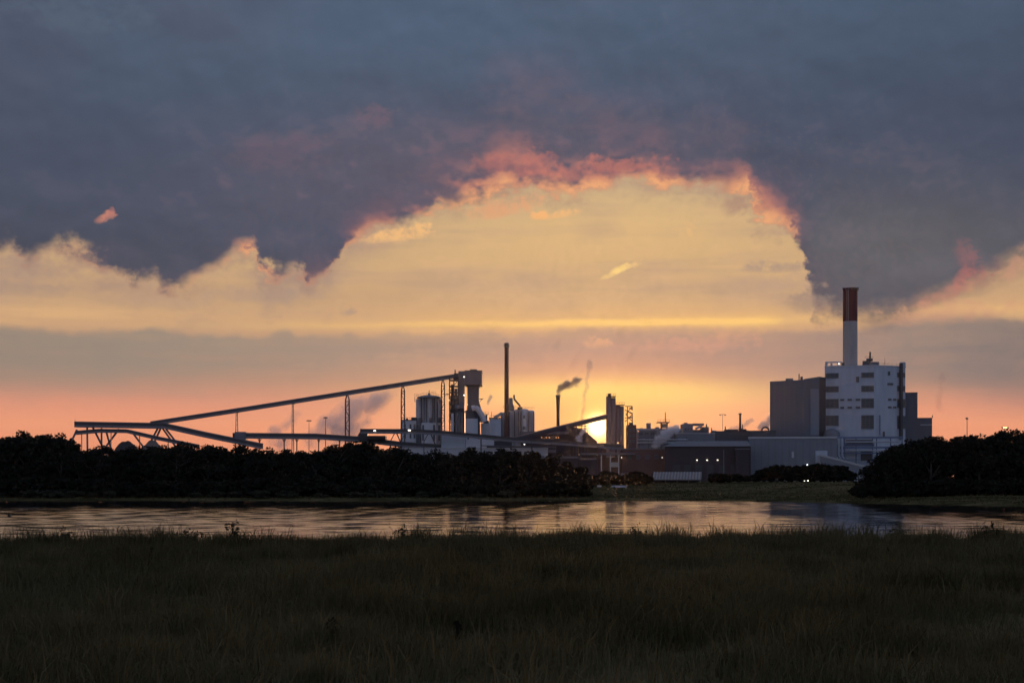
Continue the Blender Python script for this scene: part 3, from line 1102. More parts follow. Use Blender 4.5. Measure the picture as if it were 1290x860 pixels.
def build_weeds():
    weed(297, 656, 44.5, 'bushy leafy weed standing on the meadow rim against the pink water, left of centre', 0.55, 0.05, 7, 3)
    weed(80, 664, 44.5, 'small leafy weed on the meadow rim near the left edge', 0.6, 0.05, 5, 4)
    weed(234, 667, 44.2, 'wide low weed clump on the meadow rim, between the two leafy weeds on the left', 1.4, 0.06, 8, 5)
    weed(1250, 660, 43.5, 'broad-leaved weed on the meadow rim near the right edge', 0.6, 0.075, 6, 6)
    weed(1130, 662, 44.0, 'wispy dark weed on the meadow rim before the dark water right of the chimney reflection', 0.6, 0.045, 5, 7)
    weed(803, 660, 44.0, 'dark rounded weed on the meadow rim beneath the sun', 0.7, 0.05, 8, 8)
    weed(510, 660, 44.5, 'ragged weed on the meadow rim near the middle left', 1.2, 0.045, 9, 9)
    weed(416, 780, 16.0, 'dark dock plant with upright stems in the lower left meadow', 0.25, 0.045, 4, 10, True)
    weed(296, 822, 13.5, 'single thin dark stalk low in the left foreground grass', 0.15, 0.02, 2, 11, True)
    weed(868, 750, 19.0, 'tall dark dock plant with clustered seed heads right of centre', 0.35, 0.05, 5, 12, True)
    weed(190, 688, 33.0, 'narrow dark upright weed in the upper left meadow', 0.15, 0.035, 2, 13, True)
    weed(575, 780, 16.5, 'small dark weed in the grass just below the picture middle', 0.4, 0.035, 4, 14, True)
    weed(1118, 690, 33.0, 'slender dark weed in the grass below the right-hand tree clump', 0.2, 0.035, 2, 15, True)
    weed(902, 815, 14.0, 'dark thin weed in the lower right foreground grass', 0.2, 0.025, 2, 16, True)


build_weeds()

# ------------------------------------------------------------------ the works
GZ = float(ground_z(0, 800))


def gz(x, y): return float(ground_z(x, y))
def at_base(px, Y): return (X(px, Y), Y, gz(X(px, Y), Y))


def railing(mb, pts, h=1.1, step=2.0, r=0.06):
    """posts and two rails along a polyline"""
    pts = [Vector(p) for p in pts]
    for a, b in zip(pts[:-1], pts[1:]):
        n = max(1, int((b - a).length / step))
        for i in range(n + 1):
            p = a.lerp(b, i / n)
            mb.bar(p, p + Vector((0, 0, h)), r)
        for k in (0.55, 1.0):
            mb.bar(a + Vector((0, 0, h * k)), b + Vector((0, 0, h * k)), r)
    return mb


def lamp(px, py, Y, parent, r=0.45, mat='lamp_white', wide=1.0):
    """a lit floodlight head: housing with a glowing lens in front"""
    r *= .75
    c = V(px, py, Y)
    h = MB().box(c.x - r * wide * 1.1, c.x + r * wide * 1.1, c.y, c.y + r, c.z - r * .3, c.z + r * 0.95).build('lamp', M['dark_steel'], parent)
    MB().box(c.x - r * wide, c.x + r * wide, c.y - 0.25, c.y - 0.02, c.z - r * .7, c.z + r * .7).build('lens', M[mat], h)
    return h


def window(parent, p0, p1, q0, q1, Y, slats=0, mull=1, face=None, name='window', mat='window_dark'):
    """opening set in a wall: dark pane, frame and slats. face: function (u, z, out) -> point for slanted walls"""
    if face is None:
        x0, x1 = X(p0, Y), X(p1, Y)
        face = lambda u, z, o: (x0 + (x1 - x0) * u, Y - o, z)
    z0, z1 = Z(q1, Y), Z(q0, Y)

    def slab(mb, u0, u1, a, b, o0, o1):
        vs = [face(u0, a, o1), face(u1, a, o1), face(u1, b, o1), face(u0, b, o1), face(u0, a, o0), face(u1, a, o0), face(u1, b, o0), face(u0, b, o0)]
        mb.add(vs, [(0, 1, 2, 3), (7, 6, 5, 4), (0, 4, 5, 1), (1, 5, 6, 2), (2, 6, 7, 3), (3, 7, 4, 0)])
    pane = MB()
    slab(pane, 0, 1, z0, z1, -0.05, 0.04)
    w = pane.build(name, M[mat], parent)
    fr = MB()
    hh = z1 - z0
    fx = 0.045
    slab(fr, -0.02, fx, z0 - .1, z1 + .1, 0.05, 0.30)
    slab(fr, 1 - fx, 1.02, z0 - .1, z1 + .1, 0.05, 0.30)
    slab(fr, fx, 1 - fx, z1 - 0.2, z1 + .1, 0.05, 0.32)
    slab(fr, fx, 1 - fx, z0 - .1, z0 + 0.2, 0.05, 0.32)
    for i in range(mull):
        u = (i + 1) / (mull + 1)
        slab(fr, u - .02, u + .02, z0 + .2, z1 - .2, 0.05, 0.2)
    fr.build('frame', M['louvre_grey'], w)
    for i in range(slats):
        s = MB()
        zc = z0 + hh * (i + 0.5) / slats
        slab(s, fx, 1 - fx, zc - 0.10, zc + 0.10, 0.06, 0.42)
        s.build('slat', M['louvre_grey'], w)
    return w


def face_river(o):
    """turn a thing about its base so that its front looks at the far meadow"""
    o.rotation_euler.z = -math.atan2(o.location.x, o.location.y)
    return o


# ---- boiler house -------------------------------------------------
def boiler_house():
    Y = 740.0
    o = thing('boiler_house', 'tall white boiler house with bands of dark louvred windows, carrying the red-topped chimney', 'building', at_base(1085, Y))
    xl, xc, xd = X(1040, Y), X(1101, Y), X(1106, Y)
    xr = X(1131.5, 752)
    poly = [(xl, Y), (xc, Y), (xd, Y + 2.0), (xr, 752), (xr, 790), (xl, 790)]
    zt = Z(461, Y)
    MB().prism(poly, GZ - 1, zt).build('wall', M['white_render'], o)
    # cornice along the top
    c = MB()
    c.prism([(xl - .15, Y - .25), (xc + .05, Y - .25), (xd + .15, Y + 1.8), (xr + .3, 751.8), (xr + .3, 789), (xl - .15, 789)], zt + 0.01, zt + 0.45)
    c.build('cornice', M['pale_cladding'], o)
    # raised parapet with openings over the left bay
    p = MB()
    p.pbox(1040, 1043, 456.2, 459.6, Y + 1, .6).pbox(1046.5, 1049, 456.8, 459.6, Y + 1, .6).pbox(1055, 1057, 456.4, 459.6, Y + 1, .6)
    p.pbox(1040, 1061, 454.6, 456.2, Y + 1, .6)
    p.build('parapet', M['white_render'], o)
    MB().pbox(1058, 1062, 456.3, 459.9, Y + 4, 3).build('roof_unit', M['dark_steel'], o)
    # louvred windows on the front face
    rows = [(469.5, 475.5, 2), (486, 493, 3), (502, 513.5, 4)]
    for q0, q1, n in rows:
        window(o, 1041.2, 1057, q0, q1, Y, n, 2)
        window(o, 1085.2, 1100.2, q0, q1, Y, n, 2)
    window(o, 1041.2, 1057, 523, 535.5, Y, 5, 2)
    window(o, 1085.2, 1100.2, 523, 539.8, Y, 6, 2)
    window(o, 1078.6, 1082.2, 474.5, 481.2, Y, 0, 0)
    for q in (502.2, 512.0):
        for a, b in ((1059.3, 1064), (1068.2, 1073.4), (1078.2, 1083.6)):
            window(o, a, b, q, q + 2.2, Y, 0, 1)
    # right, slanted face
    L = Vector((xr - xd, 10.0))
    nrm = Vector((L.y, -L.x)).normalized()

    def slant(p0, p1):
        a, b = (p0 - 1106) / 33.0, (p1 - 1106) / 33.0
        def f(u, z, out):
            k = a + (b - a) * u
            return (xd + L.x * k + nrm.x * out, Y + 2.0 + L.y * k + nrm.y * out, z)
        return f
    for q in (502.4, 512.2):
        for a, b in ((1117.5, 1121.5), (1123.8, 1127.5)):
            window(o, a, b, q, q + 2.2, Y + 6, 0, 0, slant(a, b))
    window(o, 1117, 1123.5, 483, 485.4, Y + 6, 0, 1, slant(1117, 1123.5))
    window(o, 1117.6, 1120, 468.5, 473, Y + 6, 0, 0, slant(1117.6, 1120))
    for q0, q1, n in ((470, 475.5, 2), (486.5, 493, 3), (503, 513.5, 4), (524, 540, 6)):
        window(o, 1128.8, 1138.4, q0, q1, Y + 8, n, 0, slant(1128.8, 1138.4), 'balcony_opening')  # dark panes stand in for shade inside the recess
    # stair shaft, darkened to stand in for the recess's shade, with a white head panel
    s = MB()
    f = slant(1130.8, 1133.6)
    za, zb = Z(553, 747), Z(458, 747)
    vs = [f(u, z, w) for w in (0.5, 1.7) for z in (za, zb) for u in (0, 1)]
    s.add(vs, [(4, 5, 7, 6), (0, 2, 3, 1), (0, 4, 6, 2), (1, 3, 7, 5), (2, 6, 7, 3), (0, 1, 5, 4)])
    s.build('stair_shaft', M['gallery_dark'], o)
    h = MB()
    f = slant(1134.0, 1138.8)
    vs = [f(u, z, w) for w in (-1.5, 0.35) for z in (zt + 0.47, Z(457, 750)) for u in (0, 1)]
    h.add(vs, [(4, 5, 7, 6), (0, 2, 3, 1), (0, 4, 6, 2), (1, 3, 7, 5), (2, 6, 7, 3), (0, 1, 5, 4)])
    h.build('head_panel', M['white_render'], o)
    # downpipe and small door lower on the slanted corner
    MB().tube((X(1107.2, 741), 741.6, Z(548, 741)), (X(1107.2, 741), 741.6, Z(523, 741)), 0.28).build('downpipe', M['blue_steel'], o)
    MB().pbox(1109.5, 1112, 543.5, 550.5, 743.1, .5).build('door', M['window_dark'], o)
    # roof machinery
    MB().pbox(1083, 1091, 454.5, 460, Y + 6, 6).pbox(1087, 1095, 451.5, 454.6, Y + 7, 4).build('roof_unit', M['dark_steel'], o)
    MB().pbox(1091.5, 1103, 456, 460, Y + 6, 5).build('roof_unit', M['louvre_grey'], o)
    v = V(1090.5, 460, Y + 9)
    MB().tube((v.x, v.y, v.z), (v.x, v.y, Z(443.5, Y + 9)), 0.5, 0.42, 10).build('vent_stack', M['dark_steel'], o)
    r = MB()
    railing(r, [(X(1083, 745), 743, zt + .46), (X(1104, 745), 743, zt + .46)], 1.2, 2.2, 0.09)
    railing(r, [(X(1104, 745), 743, zt + .46), (xr, 754, zt + .46)], 1.2, 2.6, 0.07)
    railing(r, [(X(1086, 746), 747, Z(451.4, 747)), (X(1096, 746), 747, Z(451.4, 747))], 1.0, 1.6, 0.08)
    r.build('railing', M['dark_steel'], o)
    v = V(1109, 460, Y + 8)
    MB().tube((v.x, v.y, v.z), (v.x, v.y, Z(451, Y + 8)), 0.12, 0.06, 6).build('antenna', M['dark_steel'], o)
    lamp(1057, 457.6, Y + 0.8, o, 0.32)
    # lean-to with round tank at the foot
    MB().lathe(X(1051.5, 735), 735, [(4.3, GZ - .5), (4.3, Z(545, 735)), (3.4, Z(541.8, 735)), (1.3, Z(539.8, 735)), (0.05, Z(539.3, 735))], 24).build('tank', M['louvre_grey'], o, smooth=True)
    return o


face_river(boiler_house())


def red_chimney():
    Y = 758.0
    o = thing('tall_chimney', 'thick white chimney with a dark red top rising above the white boiler house', 'chimney', at_base(1071, Y))
    x = X(1071, Y)
    r = 9.0 / F_PX * Y
    zb, zm, zt = GZ, Z(405, Y), Z(365, Y)
    MB().lathe(x, Y, [(r * 1.02, zb), (r, zm)], 40).build('shaft', M['chimney_white'], o, smooth=True)
    MB().lathe(x, Y, [(r + .02, zm), (r + .01, zt)], 40).build('red_band', M['red_paint'], o, smooth=True)
    rim = MB().lathe(x, Y, [(r + .22, zt), (r + .25, zt + .7), (r - .8, zt + .75), (r - .8, zt - 1)], 40).build('rim', M['red_paint'], o, smooth=True)
    for k in range(7):
        a = math.radians(200 + k * 23)
        p = Vector((x + (r + .5) * math.cos(a), Y + (r + .5) * math.sin(a), zt - .7))
        MB().bar(p, p + Vector((0, 0, 1.7)), 0.35).build('beacon', M['dark_steel'], rim)
    ld = MB()
    for dx in (-.4, .4):
        ld.bar((x - r * 0.55 + dx, Y - r * .9, Z(458, Y)), (x - r * 0.55 + dx, Y - r * .9, zt), 0.1)
    ld.build('ladder', M['galvanised'], o)


red_chimney()


def grey_blocks():
    Y = 735.0
    o = thing('filter_house', 'windowless dark grey block left of the white boiler house', 'building', at_base(1000, Y))
    z1 = Z(480, Y)
    poly = [(X(970.4, Y), Y), (X(1012, Y), Y), (X(1012, Y), 775), (X(970.4, Y), 775)]
    MB().prism(poly, GZ - 1, z1, [z1, Z(478.4, Y), Z(478.4, Y), z1]).build('wall', M['grey_cladding'], o)
    a = MB()
    xa, xb, xc = X(1012, Y) + .02, X(1029, 740), X(1033.4, 748)
    a.prism([(xa, Y + .02), (xb, 740), (xb, 775), (xa, 775)], GZ - 1, Z(476, Y), [Z(477.4, Y), Z(474.6, 740), Z(474.6, 740), Z(477.4, Y)])
    a.build('wall', M['grey_cladding'], o)
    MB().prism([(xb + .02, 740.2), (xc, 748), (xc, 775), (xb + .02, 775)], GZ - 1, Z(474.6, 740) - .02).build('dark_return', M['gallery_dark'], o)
    MB().prism([(X(1019.6, 737), 736.9), (X(1028.6, 740), 739.7), (X(1028.6, 740), 740.4), (X(1019.6, 737), 737.6)], Z(548, 738), Z(490, 738)).build('pale_panel', M['blue_grey_cladding'], o)
    MB().prism([(xc + .05, 748.5), (X(1040, 752), 752), (X(1040, 752), 775), (xc + .05, 775)], GZ - 1, Z(479, 750)).build('link_block', M['grey_cladding'], o)
    MB().pbox(986, 995.4, 476.4, 479.6, Y + 8, 4).build('roof_unit', M['louvre_grey'], o)
    v = V(1001.8, 479, Y + 10)
    MB().tube(v, (v.x, v.y, Z(471, Y + 10)), 0.3, 0.3, 8).build('vent_pipe', M['dark_steel'], o)
    MB().pbox(1003.4, 1006.4, 474.4, 479, Y + 10, 2).build('roof_unit', M['dark_steel'], o)
    c = MB()
    for k in range(1, 7):
        px = 970.4 + k * 6
        c.box(X(px, Y) - .06, X(px, Y) + .06, Y - .07, Y + .01, GZ, z1)
    c.build('panel_seams', M['louvre_grey'], o)
    face_river(o)
    e = thing('annex_block', 'stepped dark grey annex on the right side of the boiler house', 'building', at_base(1150, 762))
    face_river(e)
    MB().pbox(1132, 1157, 494.6, 610, 760, 22).build('wall', M['grey_cladding'], e)
    MB().pbox(1132, 1157.3, 494.0, 494.8, 759.8, 22).build('roof_edge', M['dark_steel'], e)
    MB().pbox(1150, 1172.6, 527, 610, 763, 18).build('low_wall', M['grey_cladding'], e)
    MB().pbox(1150, 1173, 526.2, 527.1, 762.8, 18).build('roof_edge', M['dark_steel'], e)
    MB().pbox(1158.5, 1172.4, 534.5, 535.5, 762.7, .3).build('band', M['pale_cladding'], e)
    v = V(1171.7, 526, 765)
    MB().tube(v, v + Vector((0, 0, 1.2)), .25).build('vent_pipe', M['dark_steel'], e)


grey_blocks()


def low_hall():
    Y = 700.0
    o = thing('long_hall', 'long low blue-grey hall in front of the filter house and boiler house', 'building', at_base(1000, Y))
    MB().pbox(944, 1053, 552, 612, Y, 28).build('wall', M['blue_grey_cladding'], o)
    MB().pbox(943.4, 1053.6, 549.8, 552.05, Y - .3, 28.6).build('roof_edge', M['galvanised'], o)
    for k in range(12):
        px = 951 + k * 8.6
        MB().pbox(px, px + .5, 553, 604, Y - .12, .1).build('panel_seam', M['louvre_grey'], o)
    d = MB().pbox(1027, 1041.6, 567.6, 606, Y - .5, .55).build('white_bay', M['white_render'], o)
    MB().pbox(1028.6, 1040, 588, 606, Y - .7, .15).build('door', M['louvre_grey'], d)
    MB().pbox(997.6, 1000.2, 568.6, 576.4, Y - .25, .25).build('window', M['pale_cladding'], o)
    MB().pbox(935, 969.6, 543, 549.7, Y + 16, 10).build('roof_box', M['dark_steel'], o)
    MB().pbox(934.4, 970.2, 541.8, 543.05, Y + 15.7, 10.5).build('roof_lid', M['gallery_dark'], o)
    a = MB()
    pts = [V(951.5, 541.6, Y + 17), V(953, 538.8, Y + 17), V(956, 537.6, Y + 17), V(959, 538.2, Y + 17), V(961, 541.6, Y + 17)]
    for p, q in zip(pts[:-1], pts[1:]):
        a.tube(p, q, .45, .45, 8)
    a.build('arched_duct', M['dark_steel'], o)
    lamp(1017, 585.2, Y - .8, o, 0.35, 'lamp_cool')
    face_river(o)
    # inclined white conveyor tube falling to the right
    g = thing('sloping_gallery', 'pale covered gallery sloping down to the right below the boiler house', 'conveyor gallery', at_base(1055, 690))
    p = [V(1034, 577, 692), V(1060, 583.5, 688), V(1092, 592, 684)]
    MB().path(p, 3.0, 2.6, -1.6).build('wall', M['blue_grey_cladding'], g)
    MB().path(p, 3.4, .9, 1.02).build('roof', M['galvanised'], g)
    MB().pbox(1032.4, 1036.5, 573.4, 585, 692.5, 4).build('head_box', M['pale_cladding'], g)
    for i in range(4):
        q = p[0].lerp(p[2], 0.1 + i * .24)
        MB().bar((q.x, q.y, gz(q.x, q.y) - .5), q + Vector((0, 0, -1.7)), .35).build('leg', M['dark_steel'], g)


low_hall()


def pipe_rack():
    Y = 718.0
    o = face_river(thing('pipe_rack', 'blue steel pipe rack with pale upright pipes at the foot of the boiler house', 'pipe rack', at_base(1085, Y)))
    for q, w in ((551, 1.0), (563.6, 1.0), (570.5, .7)):
        MB().bar(V(1042 if q < 560 else 1052, q, Y), V(1136, q, Y), .7, w).build('beam', M['blue_steel'], o)
    for px in (1064, 1078, 1098, 1103, 1120, 1134):
        MB().bar((X(px, Y + 1), Y + 1, GZ - .5), V(px, 551, Y + 1), .55).build('column', M['blue_steel'], o)
    for px in (1054, 1057.8, 1061.8):
        a, b = V(px, 551.6, Y - 1.0), V(px, 574, Y - 1.0)
        t_ = MB().tube(b, a, .5, .5, 10).build('upright_pipe', M['pale_cladding'], o, smooth=True)
        e = V(px + 3, 578, Y - 1.0)
        MB().tube(b, e, .5, .5, 10).build('elbow', M['pale_cladding'], t_, smooth=True)
    MB().pbox(1065, 1098, 553.5, 559.5, Y + 2, 7).build('duct_box', M['louvre_grey'], o)
    MB().pbox(1063, 1100, 558.8, 561.4, Y + 1.6, 7.8).build('platform', M['blue_steel'], o)
    MB().pbox(1066, 1080, 566.5, 578, Y + 2, 6).build('pump_house', M['pale_cladding'], o)
    MB().pbox(1083, 1097, 568.5, 580, Y + 2, 6).build('pump_house', M['dark_steel'], o)
    for q in (556.6, 567.5):
        MB().tube(V(1066, q, Y - .6), V(1132, q, Y - .6), .35, .35, 8).build('pipe', M['galvanised'], o)
    r = MB()
    railing(r, [V(1063, 558.8, Y + 1.4), V(1100, 558.8, Y + 1.4)], 1.1, 1.8, .08)
    r.build('railing', M['blue_steel'], o)


pipe_rack()


# ---- brown sheds and mid-ground buildings ----------------------------
def sheds():
    Y = 680.0
    o = thing('brown_shed', 'wide dark brown industrial shed with three small lamps on its front', 'shed', at_base(885, Y))
    face_river(o)
    MB().pbox(838, 945, 562, 612, Y, 24).build('wall', M['shed_brown'], o)
    rf = MB()
    a = [(X(836, Y), Y - .8, Z(562, Y)), (X(946, Y), Y - .8, Z(562, Y)), (X(942, Y), Y + 12, Z(554.5, Y)), (X(852, Y), Y + 12, Z(554.5, Y)), (X(946, Y), Y + 25, Z(562, Y)), (X(836, Y), Y + 25, Z(562, Y))]
    rf.add(a, [(0, 1, 2, 3), (3, 2, 4, 5), (0, 3, 5), (1, 4, 2), (0, 5, 4, 1)])
    rf.build('roof', M['roof_sheet'], o)
    for px in (878.5, 891, 904):
        lamp(px, 579.3, Y - .5, o, .3, 'lamp_white')
    lamp(834.5, 576, Y - .3, o, .2)
    for k, px in enumerate((848, 862, 876, 890, 905, 920)):
        MB().pbox(px, px + 9, 585, 604, Y - .2, .15).build('gate', M['gallery_dark'], o)
    MB().pbox(911, 912.2, 566, 608, Y - .4, .35).build('downpipe', M['louvre_grey'], o)
    lean = MB().pbox(928, 945, 566, 612, Y - 5, 4.9).build('lean_to', M['shed_brown'], o)
    MB().pbox(927.6, 945.6, 564.8, 566.05, Y - 5.3, 5.2).build('lean_to_roof', M['roof_sheet'], lean)
    # striped open shelter on the meadow
    Y = 560.0
    s = thing('open_shelter', 'low field shelter with a pale ribbed roof sloping to the meadow', 'shelter', at_base(855, Y))
    zb = gz(X(855, Y), Y)
    x0, x1 = X(821, Y), X(882, Y)
    rf = MB()
    zt, zf = Z(594.2, Y), Z(603.8, Y)
    rf.add([(x0, Y - 3, zf), (x1, Y - 3, zf), (x1 + 1.2, Y + 4, zt), (x0 + 1.2, Y + 4, zt), (x0, Y - 3, zf - .25), (x1, Y - 3, zf - .25), (x1 + 1.2, Y + 4, zt - .25), (x0 + 1.2, Y + 4, zt - .25)],
           [(0, 1, 2, 3), (7, 6, 5, 4), (0, 4, 5, 1), (1, 5, 6, 2), (2, 6, 7, 3), (3, 7, 4, 0)])
    roof = rf.build('roof', M['timber'], s)
    n = 16
    for k in range(n):
        xa = x0 + (x1 - x0) * (k + .25) / n
        MB().bar((xa, Y - 3.05, zf + .06), (xa + 1.2, Y + 4, zt + .06), .55, .1).build('rib', M['timber_pale'], roof)
    for k in range(5):
        xa = x0 + (x1 - x0) * (k + .1) / 4.2
        MB().box(xa, xa + .25, Y - 2.8, Y - 2.55, zb - .3, zf - .26).build('post', M['timber'], s)
    MB().box(x0 + .3, x1 - .3, Y + 3.4, Y + 3.7, zb - .3, zt - .5).build('back_wall', M['shed_brown'], s)
    s = thing('small_hut', 'small dull hut with a pale pitched roof left of the ribbed field shelter', 'hut', at_base(795, 565))
    Y = 565.0
    xa, xb = X(783, Y), X(808, Y)
    zb, ze, zr = gz(xa, Y) - .3, Z(601, Y), Z(595.5, Y)
    MB().box(xa + .3, xb - .3, Y, Y + 5, zb, ze).build('wall', M['shed_brown'], s)
    MB().add([(xa, Y - .4, ze), (xb, Y - .4, ze), (xb, Y + 2.6, zr), (xa, Y + 2.6, zr), (xb, Y + 5.4, ze), (xa, Y + 5.4, ze)], [(0, 1, 2, 3), (3, 2, 4, 5), (0, 3, 5), (1, 4, 2), (0, 5, 4, 1)]).build('roof', M['roof_sheet'], s)
    # two white slabs lying on the far meadow
    for (p0, p1, lab) in ((752, 758, 'short low white block lying on the far meadow below the sun'), (770, 790, 'long low white block lying on the far meadow below the silo tower')):
        Y = 520.0
        zb = gz(X(p0, Y), Y)
        xa, xb = X(p0, Y), X(p1, Y)
        m = MB().prism([(xa, Y - .5), (xa + .3, Y - .7), (xb - .2, Y - .6), (xb, Y - .2), (xb - .1, Y + .5), (xa + .1, Y + .6)], zb - .1, zb + .5, [zb + .5, zb + .62, zb + .55, zb + .45, zb + .6, zb + .66])
        tag(m.build('white_block', M['white_render'], None, ((xa + xb) / 2, Y, zb)), lab, 'block')


sheds()


def car(px, Y, lab, mat, rot, lights=False):
    x = X(px, Y)
    z = gz(x, Y)
    o = thing('parked_car', lab, 'car', (x, Y, z))
    prof = [(-2.1, .35), (2.1, .35), (2.15, .75), (1.3, .95), (.6, 1.42), (-1.1, 1.45), (-1.9, 1.0), (-2.15, .8)]
    m = MB()
    n = len(prof)
    vs = [(x + a, Y - .85, z + b) for a, b in prof] + [(x + a, Y + .85, z + b) for a, b in prof]
    m.add(vs, [tuple(range(n)), tuple(range(2 * n - 1, n - 1, -1))] + [(i, n + i, n + (i + 1) % n, (i + 1) % n) for i in range(n)])
    m.build('body', M[mat], o)
    MB().add([(x - 1.5, Y - .87, z + 1.0), (x + .95, Y - .87, z + 1.0), (x + .5, Y - .87, z + 1.36), (x - 1.1, Y - .87, z + 1.36)], [(0, 1, 2, 3)]).build('side_window', M['window_dark'], o)
    for sx in (-1.3, 1.3):
        for sy in (-.86, .66):
            w = MB().tube((x + sx, Y + sy, z + .32), (x + sx, Y + sy + .2, z + .32), .32, .32, 14).build('wheel', M['tyre'], o)
    if lights:
        for sx in (-.65, .65):
            MB().box(x + sx - .16, x + sx + .16, Y - .93, Y - .87, z + .55, z + .85).build('headlight', M['lamp_white'], o)
    return o


def yard():
    car(993, 548, 'pale car half hidden among the dark bushes before the long hall', 'car_paint_pale', 0)
    car(975, 556, 'dark car among bushes left of the pale car', 'car_paint_dark', 0)
    # van facing the camera with its lamps on
    Y = 540.0
    x, z = X(1015.5, Y), gz(X(1015.5, Y), Y)
    o = thing('van', 'dark van facing the river with two lit headlamps on the far meadow', 'van', (x, Y, z))
    MB().prism([(x - .95, Y), (x + .95, Y), (x + .95, Y + 4.6), (x - .95, Y + 4.6)], z + .35, z + 1.0).build('body', M['car_paint_dark'], o)
    b = MB()
    b.add([(x - .93, Y + .7, z + 1.002), (x + .93, Y + .7, z + 1.002), (x + .93, Y + 4.6, z + 1.002), (x - .93, Y + 4.6, z + 1.002),
           (x - .85, Y + 1.5, z + 2.0), (x + .85, Y + 1.5, z + 2.0), (x + .85, Y + 4.5, z + 2.0), (x - .85, Y + 4.5, z + 2.0)],
          [(0, 3, 2, 1), (4, 5, 6, 7), (0, 1, 5, 4), (1, 2, 6, 5), (2, 3, 7, 6), (3, 0, 4, 7)])
    b.build('cabin', M['car_paint_dark'], o)
    MB().add([(x - .8, Y + .78, z + 1.15), (x + .8, Y + .78, z + 1.15), (x + .74, Y + 1.38, z + 1.88), (x - .74, Y + 1.38, z + 1.88)], [(0, 1, 2, 3)]).build('windscreen', M['window_dark'], o)
    for sx in (-.68, .68):
        MB().box(x + sx - .2, x + sx + .2, Y - .06, Y - .01, z + .6, z + .9).build('headlight', M['lamp_white'], o)
        for sy in (.7, 3.6):
            MB().tube((x + sx - .1, Y + sy, z + .34), (x + sx + .1 + (.1 if sx > 0 else 0), Y + sy, z + .34), .34, .34, 14).build('wheel', M['tyre'], o)


yard()


def mast(px, q0, Y, name, lab, heads=2, r=.18, wide=4.0, cat='light mast'):
    o = thing(name, lab, cat, at_base(px, Y))
    b = o.location
    z1 = Z(q0, Y)
    MB().tube((b.x, b.y, b.z - .3), (b.x, b.y, z1), r, r * .5, 8).build('pole', M['dark_steel'], o)
    w = wide / F_PX * Y
    MB().bar((b.x - w, b.y, z1 - .2), (b.x + w, b.y, z1 - .2), r * .9, r * .9).build('crossarm', M['dark_steel'], o)
    for k in range(heads):
        x = b.x - w + 2 * w * k / max(1, heads - 1)
        MB().add([(x - .5, b.y - .5, z1 - .5), (x + .5, b.y - .5, z1 - .5), (x + .4, b.y + .3, z1 - .1), (x - .4, b.y + .3, z1 - .1), (x - .35, b.y - .2, z1 - .75), (x + .35, b.y - .2, z1 - .75)],
                 [(0, 1, 2, 3), (0, 4, 5, 1), (3, 2, 5, 4), (0, 3, 4), (1, 5, 2)]).build('floodlight', M['dark_steel'], o)
    return o


